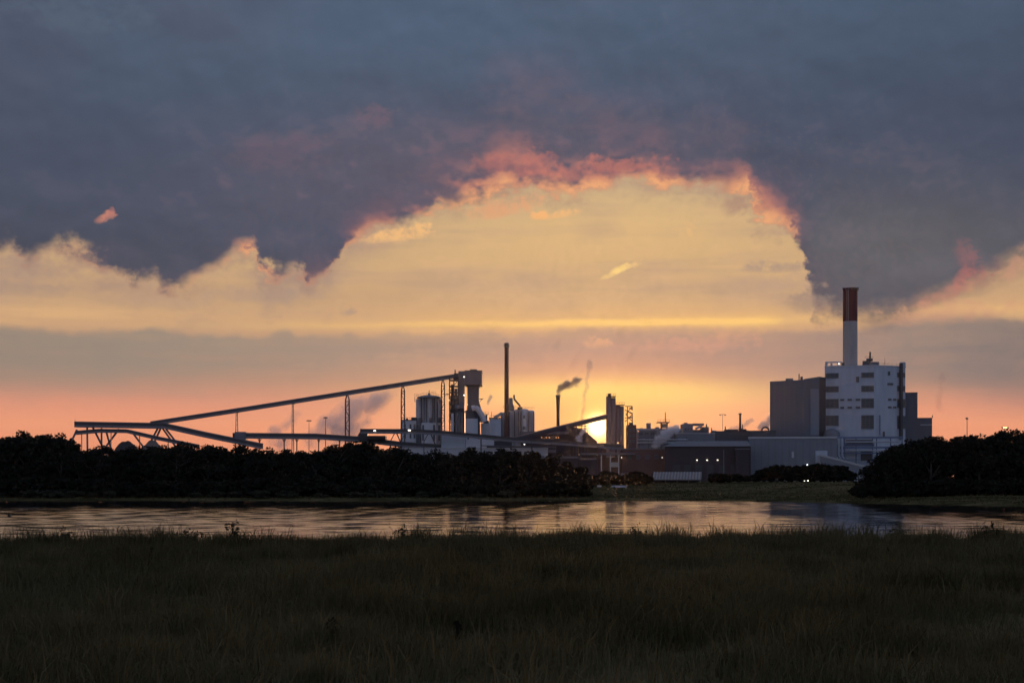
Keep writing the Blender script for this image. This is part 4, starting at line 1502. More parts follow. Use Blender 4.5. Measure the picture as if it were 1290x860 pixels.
def skyline_mid():
    """jumble of works buildings between the silo tower and the filter house"""
    Y = 790.0
    o = thing('rooftop_plant', 'pale boxy works building with linked roof boxes left of the light mast', 'building', at_base(877, Y))
    MB().pbox(861, 873, 533.4, 612, Y, 14).build('block', M['blue_grey_cladding'], o)
    MB().pbox(873.1, 887, 533.0, 535.8, Y + 1, 6).build('bridge', M['louvre_grey'], o)
    MB().pbox(885, 893, 537.6, 612, Y + 1, 10).build('block', M['grey_cladding'], o)
    MB().pbox(873.1, 884.9, 541, 612, Y + 2, 10).build('block', M['louvre_grey'], o)
    MB().pbox(862, 866, 532.2, 533.35, Y + 3, 3).build('roof_unit', M['dark_steel'], o)
    v = V(890, 537.6, Y + 3)
    MB().tube(v, v + Vector((0, 0, 1.6)), .4).build('vent_pipe', M['dark_steel'], o)
    MB().tube(V(876, 540, Y - .3), V(884, 536.2, Y - .3), .6, .6, 8).build('sloping_duct', M['galvanised'], o)
    for k in range(3):
        window(o, 862.5 + 3.6 * k, 864.6 + 3.6 * k, 539, 541.5, Y, 0, 0)
    o = thing('flat_hall', 'long flat-roofed hall with stepped roof behind the brown shed', 'building', at_base(920, 770))
    Y = 770.0
    MB().pbox(852, 901, 546, 612, Y, 18).build('wall', M['blue_grey_cladding'], o)
    MB().pbox(851.6, 901.2, 545, 546.05, Y - .3, 18.4).build('roof_edge', M['galvanised'], o)
    MB().pbox(901.2, 944, 543.6, 612, Y + 1, 18).build('wall', M['grey_cladding'], o)
    MB().pbox(900.8, 944, 542.7, 543.65, Y + .7, 18.4).build('roof_edge', M['dark_steel'], o)
    MB().pbox(914.6, 930, 540.6, 542.75, Y + 5, 8).build('roof_box', M['dark_steel'], o)
    MB().pbox(935.4, 940.4, 540.2, 542.75, Y + 5, 8).build('roof_box', M['dark_steel'], o)
    for k in range(6):
        window(o, 904 + k * 6.6, 908 + k * 6.6, 547.5, 550, Y + 1, 0, 1)
    o = thing('works_office', 'low pale office building with two rows of windows right of the silo tower', 'building', at_base(832, 775))
    Y = 775.0
    MB().pbox(803, 858, 541.5, 612, Y, 15).build('wall', M['blue_grey_cladding'], o)
    MB().pbox(802.6, 858.4, 539.4, 541.55, Y - .3, 15.6).build('roof_edge', M['galvanised'], o)
    for k in range(7):
        window(o, 804.5 + k * 7.5, 809.6 + k * 7.5, 544.2, 548, Y, 0, 1)
    for k in range(7):
        window(o, 804.5 + k * 7.5, 809.6 + k * 7.5, 551.2, 554.6, Y, 0, 1)
    MB().pbox(815, 820, 532.6, 539.5, Y + 4, 5).build('roof_cabin', M['louvre_grey'], o)
    lamp(804, 543, Y - .6, o, .3, 'lamp_orange')
    lamp(858.4, 546.2, Y - .6, o, .35, 'lamp_orange', 1.6)
    rr = random.Random(21)
    for k in range(16):
        px = rr.uniform(806, 942)
        yy = rr.uniform(778, 786)
        top = rr.uniform(533.5, 540)
        wd = rr.uniform(.5, 1.6)
        kind = rr.random()
        base_q = 541.5 if px < 858 else (545.5 if px < 901 else 543.2)
        if px > 860 and px < 894:
            continue
        if kind < .45:
            v = V(px, base_q + .5, yy)
            MB().tube(v, (v.x, v.y, Z(top, yy)), .3, .26, 8).build('vent_pipe', M['dark_steel'], o)
        else:
            MB().pbox(px, px + wd * 3, base_q - 2.4 * wd, base_q + .4, yy, 2.5).build('roof_unit', M[rr.choice(['dark_steel', 'louvre_grey', 'pale_cladding'])], o)
    pb = thing('pipe_bridge', 'low pipe bridge with two long pipes in front of the low pale office building', 'steelwork', at_base(830, 742))
    for q in (553.6, 557.4):
        MB().tube(V(803, q, 742), V(866, q, 742), .38, .38, 8).build('pipe', M['galvanised'], pb)
    MB().bar(V(803, 559.6, 742), V(866, 559.6, 742), .5).build('beam', M['dark_steel'], pb)
    for px in (805, 817, 829, 841, 853, 865):
        MB().bar((X(px, 742), 742, GZ), V(px, 551, 742), .4).build('post', M['dark_steel'], pb)
        MB().bar(V(px, 559.4, 742), V(px + 6, 553.8, 742), .2).build('brace', M['dark_steel'], pb)
    # steam vent with platform and mast
    o = thing('vent_platform', 'dark steel vent tower with railed platform and thin mast above the white steam', 'tower', at_base(837, 765))
    Y = 765.0
    for dx in (833.4, 840.8):
        for dy in (0, 4):
            MB().bar((X(dx, Y), Y + dy, GZ), (X(dx, Y), Y + dy, Z(532, Y)), .4).build('leg', M['dark_steel'], o)
    MB().pbox(828.5, 843.6, 531.2, 532.3, Y - 1.5, 7).build('platform', M['dark_steel'], o)
    MB().pbox(833, 840.4, 533.5, 538.6, Y + .6, 3).build('vent_box', M['louvre_grey'], o)
    MB().pbox(830.5, 842.5, 540.6, 541.6, Y - 1.2, 6).build('platform', M['dark_steel'], o)
    r = MB()
    railing(r, [V(828.5, 531.2, Y - 1.5), V(843.6, 531.2, Y - 1.5)], 1.3, 1.4, .09)
    r.build('railing', M['dark_steel'], o)
    v = V(838.2, 531.2, Y + 1)
    MB().tube(v, (v.x, v.y, Z(519, Y + 1)), .28, .16, 6).build('mast', M['dark_steel'], o)
    # slim stack, light mast
    o = thing('slim_stack', 'slim dark stack on the works skyline right of the twin-headed light mast', 'chimney', at_base(932.4, 800))
    v = o.location
    MB().lathe(v.x, v.y, [(.75, v.z), (.6, Z(522, 800))], 14).build('shaft', M['brick_flare_red'], o, smooth=True)
    MB().lathe(v.x, v.y, [(.9, Z(522, 800)), (.9, Z(520.4, 800))], 14).build('rim', M['dark_steel'], o)
    mast(910.3, 521.5, 800, 'light_mast', 'thin light mast with two outstretched lamp heads on the works skyline', 2, .2, 3.2)
    mast(1218.3, 525.5, 520, 'antenna_mast', 'thin dark mast standing up behind the right tree clump', 1, .22, .5, 'mast')
    m = mast(1266, 537, 430, 'light_mast', 'lamp mast with a glowing head just above the right tree clump', 2, .2, 2.5)
    lamp(1266, 538.4, 429, m, .35, 'lamp_orange', 2.2)
    mast(389.3, 528.8, 790, 'floodlight_mast', 'shorter of two floodlight masts by the steam on the left', 3, .22, 2.2)
    mast(410.2, 525, 780, 'floodlight_mast', 'taller of two floodlight masts, standing in front of the steam on the left', 3, .3, 1.6)


skyline_mid()


# ---- silo tower, heap and thin stack near the sun --------------------
def near_sun():
    Y = 745.0
    o = thing('silo_tower', 'stepped reddish silo tower of tall round cells just right of the setting sun', 'silo tower', at_base(778, Y))
    w = F_PX / Y
    for px, q, rr in ((767.2, 499.5, 3.2), (773.4, 500.5, 3.0)):
        MB().lathe(X(px, Y), Y + 4, [(rr / w * 1.0, GZ), (rr / w * 1.0, Z(q, Y))], 20).build('tall_cell', M['tower_pink'], o, smooth=True)
    for px, q, rr in ((779.6, 510.3, 3.0), (784.2, 511.0, 2.9)):
        MB().lathe(X(px, Y), Y + 6, [(rr / w, GZ), (rr / w, Z(q, Y))], 20).build('cell', M['tower_pink'], o, smooth=True)
    MB().pbox(764.4, 776, 498.6, 499.6, Y + .5, 6).build('cap', M['brick_flare_red'], o)
    MB().pbox(776.6, 787, 509.4, 510.3, Y + 2.5, 6).build('cap', M['brick_flare_red'], o)
    r = MB()
    railing(r, [V(764.4, 498.6, Y + .6), V(776, 498.6, Y + .6)], 1.2, 1.2, .09)
    railing(r, [V(776.6, 509.4, Y + 2.6), V(787, 509.4, Y + 2.6)], 1.2, 1.2, .09)
    r.build('railing', M['dark_steel'], o)
    MB().pbox(766, 769.6, 495.4, 498.6, Y + 2, 2).build('hoist_house', M['brick_flare_red'], o)
    # spidery steel on the right flank
    l = thing('pipe_bridge', 'lattice of crossed pipes and catwalks on the right flank of the silo tower', 'steelwork', at_base(792, 750))
    Y = 750.0
    for a, b in (((787.5, 511.6), (796.4, 511.6)), ((787.5, 516), (796.4, 521)), ((796.4, 511.6), (788.4, 522)), ((788.4, 522), (797, 531)), ((787.5, 531), (796.6, 522)), ((790.5, 511.6), (790.5, 560)), ((796.4, 511.6), (796.4, 516.5)),
                 ((796.6, 522), (796.6, 560)), ((787.5, 526), (796, 526))):
        MB().bar(V(*a, Y), V(*b, Y), .4).build('member', M['brick_flare_red'], l)
    for q in (513.5, 519, 524.5):
        MB().tube(V(793, q, Y + .5), V(797, q + 2, Y + .5), .35, .35, 6).build('pipe', M['dark_steel'], l)
    b = thing('cooler_house', 'small dark reddish house with roof vent beside the silo tower', 'building', at_base(796, 735))
    Y = 735.0
    MB().pbox(790.6, 801.6, 535, 612, Y, 10).build('wall', M['brick_flare_red'], b)
    MB().pbox(793, 797.6, 532, 535.05, Y + 2, 4).build('roof_vent', M['dark_steel'], b)
    for q in (540, 547, 554):
        window(b, 792.4, 795.2, q, q + 3, Y, 0, 0)
        window(b, 797, 799.8, q, q + 3, Y, 0, 0)
    # dark domed store hiding the lower sun
    Y = 765.0
    d = thing('domed_store', 'dark round-backed store between the thin smoking stack and the sun', 'store', at_base(728, Y))
    m = MB()
    prof = [(699, 563), (699, 541), (703, 538.4), (712, 537.2), (726, 538), (734, 540.5), (740, 545), (746, 550.5), (752, 555.5), (758, 563)]  # right shoulder cut low, imitating sun glare eating into the dome
    n = len(prof)
    vs = [V(a, b, Y) for a, b in prof]
    vs[0].z = vs[-1].z = GZ - .5
    bk = [v + Vector((0, 30, 0)) for v in vs]
    m.add(vs + bk, [tuple(range(n - 1, -1, -1)), tuple(range(n, 2 * n))] + [(i, (i + 1) % n, n + (i + 1) % n, n + i) for i in range(n)])
    m.build('shell', M['shed_brown'], d)
    for k in range(5):
        px = 704 + k * 9
        MB().pbox(px, px + .7, 540.5, 600, Y - .25, .22).build('rib', M['dark_steel'], d)
    b2 = thing('sun_gap_house', 'low dark house added between the domed store and the silo tower to block the low sun', 'building', at_base(757, 752))
    MB().pbox(753, 766, 559, 612, 752, 8).build('wall', M['brick_flare_red'], b2)  # added to close the gap and keep the low sun off the river
    MB().pbox(752.6, 766.4, 557.8, 559.05, 751.7, 8.6).build('roof_edge', M['dark_steel'], b2)
    # gantry in front of the sun
    g = thing('vent_gantry', 'thin steel gantry with crossed top standing before the domed store', 'steelwork', at_base(735, 758))
    Y = 758.0
    MB().bar((X(733, Y), Y, GZ), V(733, 534, Y), .35).build('post', M['dark_steel'], g)
    MB().bar((X(737, Y), Y, GZ), V(737, 530, Y), .35).build('post', M['dark_steel'], g)
    MB().bar(V(723.5, 536.4, Y), V(739.6, 536.4, Y), .35).build('crossbar', M['dark_steel'], g)
    MB().bar(V(728, 539.4, Y), V(742, 539.4, Y), .3).build('crossbar', M['dark_steel'], g)
    # thin smoking stack
    Y = 780.0
    s = thing('smoking_stack', 'thin dark stack with a flared top trailing smoke left of the sun', 'chimney', at_base(703, Y))
    v = s.location
    MB().lathe(v.x, v.y, [(.95, v.z), (.85, Z(520, Y)), (1.05, Z(505, Y)), (1.2, Z(499, Y))], 18).build('shaft', M['chimney_brown'], s, smooth=True)
    MB().lathe(v.x, v.y, [(1.35, Z(499, Y)), (1.35, Z(497.4, Y)), (.9, Z(497.3, Y)), (.9, Z(500, Y))], 18).build('rim', M['dark_steel'], s)
    # long dark store with row of lights left of the dome
    o = thing('lit_store', 'long dark roofed store with a row of small orange lights behind the rising conveyor', 'store', at_base(690, 755))
    Y = 755.0
    MB().pbox(656, 716, 546.5, 612, Y, 20).build('wall', M['shed_brown'], o)
    MB().pbox(655, 716.6, 543.2, 546.55, Y - .4, 20).build('roof', M['roof_sheet'], o)
    for px in (682.5, 688.2, 692, 700.6, 703.6):
        lamp(px, 550.9, Y - .6, o, .2, 'lamp_orange')
    for px, q in ((696.4, 541.8), (707, 540.6)):
        lamp(px, q, Y + .6, o, .32, 'lamp_orange', 1.8)


near_sun()


# ---- tall brown chimney and left plant -------------------------------
def brown_chimney():
    Y = 752.0
    o = thing('slender_chimney', 'very tall slender brown chimney beside the right group of silos', 'chimney', at_base(638.2, Y))
    x = X(638.2, Y)
    r = 2.7 / F_PX * Y
    MB().lathe(x, Y, [(r * 1.22, GZ), (r, Z(470, Y)), (r * .98, Z(437, Y))], 28).build('shaft', M['chimney_brown'], o, smooth=True)
    MB().lathe(x, Y, [(r * 1.0, Z(437, Y)), (r * 1.02, Z(432, Y)), (r * .7, Z(431.8, Y)), (r * .7, Z(434, Y))], 28).build('mouth', M['dark_steel'], o, smooth=True)
    g = MB().lathe(x, Y, [(r * 1.45, Z(436.6, Y)), (r * 1.45, Z(435.8, Y)), (r * 1.02, Z(435.7, Y))], 20).build('gallery_ring', M['dark_steel'], o)
    rl = MB()
    pts = [(x + r * 1.42 * math.cos(k * .5236), Y + r * 1.42 * math.sin(k * .5236), Z(435.8, Y)) for k in range(13)]
    railing(rl, pts, 1.0, 1.5, .06)
    rl.build('railing', M['dark_steel'], g)


brown_chimney()


def silo_group_left():
    Y = 765.0
    w = F_PX / Y
    o = thing('silo_group', 'cluster of pale ribbed silos with low conical roof, left of the preheater tower', 'silos', at_base(540, Y))
    cells = [(527.5, 502.0, 4.3, 0), (534.4, 498.6, 4.4, -3), (541.6, 497.6, 4.5, -4), (548.8, 498.8, 4.3, -3), (553.4, 502.0, 3.4, 0)]
    for px, q, rr, dy in cells:
        MB().lathe(X(px, Y), Y + dy + 4, [(rr / w, GZ), (rr / w, Z(q, Y))], 24).build('silo', M['silo_paint'], o, smooth=True)
    for px in (530.9, 538.0, 545.2, 551.2):
        MB().box(X(px, Y) - .24, X(px, Y) + .24, Y - 1.2, Y + 1, Z(532, Y), Z(499.2, Y)).build('groove', M['groove_dark'], o)
    MB().box(X(534.6, Y) - .16, X(534.6, Y) + .16, Y - 3.6, Y - 1, Z(532, Y), Z(501, Y)).build('ladder_cage', M['groove_dark'], o)
    MB().box(X(547.6, Y) - .16, X(547.6, Y) + .16, Y - 3.4, Y - 1, Z(532, Y), Z(500, Y)).build('ladder_cage', M['groove_dark'], o)
    rf = MB().lathe(X(540.4, Y), Y + 2, [(15.6 / w, Z(501.4, Y)), (15.4 / w, Z(500, Y)), (10 / w, Z(498.0, Y)), (2 / w, Z(497.0, Y)), (1.6 / w, Z(496.8, Y)), (1.5 / w, Z(494.6, Y))], 28).build('roof', M['blue_grey_cladding'], o)
    MB().tube(V(540.6, 494, Y + 2), V(540.6, 491.6, Y + 2), .2).build('roof_vent', M['dark_steel'], rf)
    r = MB()
    railing(r, [V(524, 500.6, Y - .5), V(533, 497.6, Y - 3), V(546, 497.0, Y - 3), V(556, 500.6, Y - .5)], 1.2, 1.5, .08)
    railing(r, [V(544, 496.4, Y + 2), V(549, 496.4, Y + 2)], 1.4, 1.2, .1)
    railing(r, [V(522, 500.4, Y + 1), V(527, 500.4, Y + 1)], 1.8, 1.2, .1)
    r.build('railing', M['dark_steel'], o)
    MB().bar(V(522.6, 500, Y), V(522.6, 506, Y), .3).build('outrigger', M['dark_steel'], o)
    # base building with slots
    b = MB().pbox(531, 549.5, 532.4, 612, Y - 6, 10).build('base_house', M['silo_paint'], o)
    for px in (527.4, 540.6, 552):
        MB().pbox(px, px + 3, 526, 532.3, Y - 4.4, 2).build('slot', M['groove_dark'], o)
    for px in (524.6, 531.8, 545.6, 552):
        MB().pbox(px, px + 2.4, 535, 555, Y - 6.2, 2).build('slot', M['groove_dark'], o)
    # smaller house on the left
    h = thing('packing_house', 'small pale house with roof railings at the left foot of the ribbed silos', 'building', at_base(514, 760))
    Y = 760.0
    MB().pbox(505.2, 524, 529.4, 612, Y, 12).build('wall', M['silo_paint'], h)
    MB().pbox(504.8, 524, 528.4, 529.45, Y - .3, 12).build('roof_edge', M['dark_steel'], h)
    MB().pbox(518, 524, 525.4, 528.5, Y + 2, 6).build('roof_box', M['dark_steel'], h)
    MB().pbox(511.4, 514, 526.6, 528.5, Y + 2, 3).build('roof_box', M['dark_steel'], h)
    for px in (509, 516, 521):
        MB().pbox(px, px + 2.2, 534, 552, Y - .2, .3).build('slot', M['groove_dark'], h)
    r = MB()
    railing(r, [V(505, 528.4, Y), V(524, 528.4, Y)], 1.2, 1.6, .09)
    r.build('railing', M['dark_steel'], h)


silo_group_left()


def preheater():
    Y = 748.0
    o = thing('preheater_tower', 'tall preheater tower with overhanging grey top box, narrow neck and dark steel frame', 'tower', at_base(586, Y))
    # dark framed stair part on the left
    for px in (566.4, 571.8, 577.2):
        for dy in (0, 8):
            MB().bar((X(px, Y), Y + dy, GZ), V(px, 473.5, Y + dy), .55).build('column', M['dark_steel'], o)
    q = 478.0
    k = 0
    while q < 560:
        MB().pbox(565.4, 578, q, q + .8, Y - .6, 9.6).build('floor', M['dark_steel'], o)
        a, b = (566.4, 571.8) if k % 2 else (571.8, 577.2)
        MB().bar(V(a, q + 7.4, Y - .3), V(b, q + .8, Y - .3), .3).build('stair_flight', M['dark_steel'], o)
        rr = MB()
        railing(rr, [V(565.4, q, Y - .5), V(578, q, Y - .5)], 1.1, 1.8, .07)
        rr.build('railing', M['dark_steel'], o)
        q += 7.6
        k += 1
    MB().pbox(568.2, 570.8, 484, 606, Y + 3, 3).build('riser_duct', M['dark_steel'], o)
    MB().pbox(572.8, 576, 489, 606, Y + 3, 3).build('riser_duct', M['louvre_grey'], o)
    MB().pbox(567.4, 577, 498, 530, Y + 6, 3).build('inner_wall', M['gallery_dark'], o)
    # tall lift shaft and top box
    MB().pbox(577.4, 585.4, 467.2, 606, Y + 1, 9).build('lift_shaft', M['louvre_grey'], o)
    MB().pbox(585.5, 607, 467.4, 484.4, Y - 4, 18).build('top_box', M['grey_cladding'], o)
    MB().pbox(585.3, 607.3, 466.4, 467.45, Y - 4.3, 18.6).build('top_edge', M['dark_steel'], o)
    MB().pbox(592, 601, 465, 466.45, Y, 8).build('roof_unit', M['dark_steel'], o)
    MB().pbox(572, 577.3, 470, 477, Y, 6).build('transfer_house', M['gallery_dark'], o)
    v = V(573.4, 470, Y + 2)
    MB().tube(v, (v.x, v.y, Z(465.8, Y + 2)), .35).build('vent_pipe', M['dark_steel'], o)
    # neck with grooves, flaring to the foot
    n = MB()
    secs = [(484.3, 588.6, 603.6), (505, 589, 603.4), (516, 588.4, 606.5), (527, 587.8, 609.4), (531, 587.5, 610)]
    vs, fs = [], []
    for q, a, b in secs:
        vs += [(X(a, Y), Y - 1, Z(q, Y)), (X(b, Y), Y - 1, Z(q, Y)), (X(b, Y), Y + 11, Z(q, Y)), (X(a, Y), Y + 11, Z(q, Y))]
    for i in range(len(secs) - 1):
        for j in range(4):
            fs.append((4 * i + j, 4 * (i + 1) + j, 4 * (i + 1) + (j + 1) % 4, 4 * i + (j + 1) % 4))
    n.add(vs, fs).build('neck', M['grey_cladding'], o)
    for px in (592.4, 596.6, 600.6):
        MB().pbox(px, px + 1.2, 485, 512, Y - 1.4, .35).build('groove', M['groove_dark'], o)
    MB().pbox(588, 604.4, 484.4, 486.6, Y - 2, 13).build('collar', M['dark_steel'], o)
    MB().bar(V(603.6, 502.4, Y), V(608.6, 502.4, Y), .4).build('catwalk', M['dark_steel'], o)
    MB().bar(V(604, 506, Y), V(607.4, 502.6, Y), .3).build('strut', M['dark_steel'], o)
    # dark mid block with pipes
    MB().pbox(586, 598.5, 516.5, 527, Y - 3, 4).build('cyclone_house', M['dark_steel'], o)
    MB().pbox(586, 601.8, 527.05, 606, Y - 5, 12).build('pale_block', M['pale_cladding'], o)
    MB().pbox(601.9, 604.4, 524, 606, Y - 4.6, 8).build('dark_strip', M['gallery_dark'], o)
    MB().pbox(568.6, 571.4, 520.4, 606, Y - 3.5, 3).build('pale_riser', M['pale_cladding'], o)
    MB().pbox(571.5, 585.9, 517.6, 519, Y - 3.4, 4).build('catwalk', M['dark_steel'], o)
    for px in (575, 578.6, 582.4):
        MB().tube((X(px, Y - 2), Y - 2, GZ), V(px, 519, Y - 2), .75, .75, 12).build('riser_pipe', M['louvre_grey'], o, smooth=True)
    for px, q, s in ((576, 514.6, 1.0), (581.6, 514.2, 1.1)):
        MB().lathe(X(px, Y - 2), Y - 2, [(.3, Z(q + 3, Y)), (1.3 * s, Z(q, Y)), (1.3 * s, Z(q - 3.6, Y)), (.5, Z(q - 5, Y))], 14).build('cyclone', M['louvre_grey'], o, smooth=True)
    # fat curved duct swinging down to the right
    pts = [V(594.6, 514.4, Y - 4.6), V(599, 513.4, Y - 4.8), V(602.4, 515.4, Y - 5), V(605.4, 519.6, Y - 5), V(607.6, 524, Y - 5), V(610.5, 531, Y - 5)]
    d = MB()
    for a, b in zip(pts[:-1], pts[1:]):
        d.tube(a, b, 1.45, 1.45, 14)
    d.build('curved_duct', M['pale_cladding'], o, smooth=True)
    lamp(584.6, 474.6, Y - 4.8, o, .36)
    lamp(584.6, 497.6, Y - .4, o, .36)
    lamp(565.8, 504, Y - 1.2, o, .25, 'lamp_orange')
    lamp(589, 509.4, Y - 2.2, o, .22, 'lamp_orange')
    MB().bar(V(561.6, 496.4, Y), V(566, 496.4, Y), .3).build('outrigger', M['dark_steel'], o)
    rr = MB()
    railing(rr, [V(561, 499.4, Y), V(566, 499.4, Y)], 1.6, 1.0, .1)
    rr.build('railing', M['dark_steel'], o)


preheater()


def right_silos():
    Y = 756.0
    w = F_PX / Y
    m = thing('raw_mill_house', 'stepped pale mill building between the preheater tower and the slender chimney', 'building', at_base(618, Y))
    MB().pbox(606, 631.2, 533, 612, Y - 6, 14).build('wall', M['pale_cladding'], m)
    MB().pbox(616.6, 631.0, 527.2, 533.05, Y - 5, 12).build('upper_wall', M['pale_cladding'], m)
    MB().pbox(616, 631.4, 525.8, 527.25, Y - 5.3, 12.6).build('roof_edge', M['dark_steel'], m)
    MB().pbox(609, 616, 529.6, 533.0, Y - 4, 6).build('fan_house', M['dark_steel'], m)
    MB().pbox(611.5, 614, 521.5, 529.6, Y - 3, 2).build('vent_box', M['dark_steel'], m)
    r = MB()
    railing(r, [V(606.4, 521.6, Y - 3), V(616, 521.6, Y - 3)], 1.3, 1.4, .1)
    railing(r, [V(617, 525.8, Y - 5), V(631, 525.8, Y - 5)], 1.2, 1.6, .08)
    r.build('railing', M['brick_flare_red'], m)
    MB().bar(V(606.4, 521.8, Y - 3), V(616, 521.8, Y - 3), .3).build('platform', M['brick_flare_red'], m)
    MB().bar(V(619, 526, Y - 4), V(619, 518.5, Y - 4), .25).build('mast', M['dark_steel'], m)
    d = MB()
    for a, b in (((622, 525.4), (632, 519.4)), ((624.5, 526), (634.5, 520.4))):
        d.tube(V(*a, Y - 2), V(*b, Y - 2), .45, .45, 8)
    d.build('sloping_pipes', M['galvanised'], m)
    o = thing('silo_group', 'cluster of wide silos with a hopper house on top, right of the slender chimney', 'silos', at_base(655, Y))
    for px, q, rr, dy in ((635.5, 519.6, 4.6, 3), (644.6, 517.4, 4.4, 1), (651.4, 516.2, 4.0, 0), (660.4, 515.8, 5.4, -2), (668.8, 517.4, 4.8, 0)):
        s = MB().lathe(X(px, Y), Y + dy + 4, [(rr / w, GZ), (rr / w, Z(q, Y)), (rr / w * .5, Z(q - 1.3, Y)), (.1, Z(q - 1.5, Y))], 24).build('silo', M['silo_paint'], o, smooth=True)
    for px in (641.6, 648.2, 653.0, 656.4, 666.2, 672.4):
        MB().box(X(px, Y) - .22, X(px, Y) + .22, Y - 1, Y + 2, Z(556, Y), Z(518.4, Y)).build('groove', M['groove_dark'], o)
    MB().pbox(659, 661.5, 523, 527, Y - 1.9, .8).build('hatch', M['groove_dark'], o)
    MB().pbox(658.5, 662, 537, 540.6, Y - 1.9, .8).build('hatch', M['groove_dark'], o)
    hp = MB()
    hp.lathe(X(643.6, Y), Y + 5, [(4.6 / w, Z(516, Y)), (4.4 / w, Z(512, Y)), (2.6 / w, Z(508, Y)), (2.4 / w, Z(501.2, Y)), (.8, Z(500.4, Y))], 20)
    hp.build('hopper_house', M['blue_grey_cladding'], o, smooth=True)
    p = MB()
    p.tube(V(647.6, 497.4, Y + 2), V(647.8, 502.6, Y + 2), .45, .45, 8)
    p.tube(V(647.8, 502.6, Y + 2), V(655, 511, Y + 2), .5, .5, 8)
    p.tube(V(655, 511, Y + 2), V(654.4, 515, Y + 2), .5, .5, 8)
    p.build('crooked_pipe', M['chimney_brown'], o)
    MB().pbox(652, 658, 512.6, 515.6, Y + 1, 4).build('roof_box', M['dark_steel'], o)
    r = MB()
    railing(r, [V(650, 515, Y - 1), V(673, 516, Y - 1)], 1.3, 1.4, .09)
    railing(r, [V(634, 514.6, Y + 1), V(650, 514.6, Y + 1)], 1.6, 1.4, .09)
    r.build('railing', M['brick_flare_red'], o)
    # long low pale building under the conveyors
    b = thing('low_works_hall', 'long low pale hall with a row of bays below the crossing conveyors', 'building', at_base(600, 715))
    Y = 715.0
    MB().pbox(500, 690, 565.5, 612, Y, 14).build('wall', M['pale_cladding'], b)
    MB().pbox(499.5, 690.5, 563.8, 565.55, Y - .3, 14.6).build('roof_edge', M['galvanised'], b)
    for k in range(9):
        px = 617 + k * 7.2
        MB().pbox(px, px + 3.8, 568.5, 580, Y - .25, .22).build('bay_door', M['gallery_dark'], b)
    MB().pbox(556, 586, 548, 563.85, Y + 3, 8).build('upper_block', M['pale_cladding'], b)
    MB().pbox(586.5, 622, 553, 563.85, Y + 4, 8).build('upper_block', M['silo_paint'], b)
    MB().pbox(622.5, 645, 555, 563.85, Y + 4, 8).build('upper_block', M['gallery_dark'], b)
    window(b, 589, 590.6, 551.2, 553.2, Y + 3, 0, 0)


right_silos()


# ---- conveyor galleries ----------------------------------------------
def gallery(pts, w, h, lab, name='conveyor_gallery', roof='gallery_roof', side='gallery_side', band='gallery_dark', mode=0):
    """enclosed belt conveyor: lower wall, dark band of openings, roof sheet, seams along the side"""
    P_ = [V(*p) for p in pts]
    o = thing(name, lab, 'conveyor gallery', (P_[0].x, P_[0].y, gz(P_[0].x, P_[0].y)))
    if mode == 0:        # dark enclosed tube
        MB().path(P_, w, h * .42, -h * .5).build('lower_wall', M[side], o)
        MB().path(P_, w * .96, h * .38, -h * .08 + .004).build('belt_band', M[band], o)
        MB().path(P_, w * 1.06, h * .2, h * .3 + .008).build('roof', M[roof], o)
    else:                # pale gallery with a dark stripe high on the wall
        MB().path(P_, w, h * .4, -h * .5).build('lower_wall', M[side], o)
        MB().path(P_, w * .97, h * .44, -h * .1 + .004).build('belt_band', M[band], o)
        MB().path(P_, w * 1.06, h * .16, h * .34 + .008).build('roof', M[roof], o)
    # stiffening frames
    seg = [(a, b) for a, b in zip(P_[:-1], P_[1:])]
    for a, b in seg:
        n = max(1, int((b - a).length / 9.0))
        d = (b - a).normalized()
        for i in range(1, n):
            p = a.lerp(b, i / n)
            s = MB()
            s.path([p - d * .12, p + d * .12], w * 1.03, h * .78, -h * .515)
            s.build('stiffener', M[band], o)
    return o, P_


def leg(o, a, b, w=.5, mat='gallery_side', name='leg'):
    return MB().bar(a, b, w).build(name, M[mat], o)


def ground_pt(px, Y, dy=0.0):
    x = X(px, Y)
    return Vector((x, Y + dy, gz(x, Y) - .3))


def trestle(px, q, Y, lab, half=1.9):
    """A-topped lattice trestle"""
    o = thing('lattice_trestle', lab, 'trestle', at_base(px, Y))
    t0 = V(px, q, Y)
    wv = half / F_PX * Y
    zsh = Z(q + 6, Y)
    for s in (-1, 1):
        for dy in (-1, 1):
            MB().bar((t0.x + s * wv * 1.25, Y + dy * 1.2, GZ - .3), (t0.x + s * wv, Y + dy * 1.0, zsh), .36).build('leg', M['dark_steel'], o)
            MB().bar((t0.x + s * wv, Y + dy * 1.0, zsh), (t0.x + s * .25, Y + dy * .8, t0.z), .36).build('head_strut', M['dark_steel'], o)
    z = GZ
    k = 0
    while z < zsh - 1.2:
        z2 = min(z + 4.2, zsh)
        for dy in (-1.1, 1.1):
            MB().bar((t0.x - wv, Y + dy, z2), (t0.x + wv, Y + dy, z2), .2).build('rung', M['dark_steel'], o)
            s = 1 if k % 2 else -1
            MB().bar((t0.x - s * wv * 1.1, Y + dy, z), (t0.x + s * wv * 1.1, Y + dy, z2), .17).build('brace', M['dark_steel'], o)
        z = z2
        k += 1


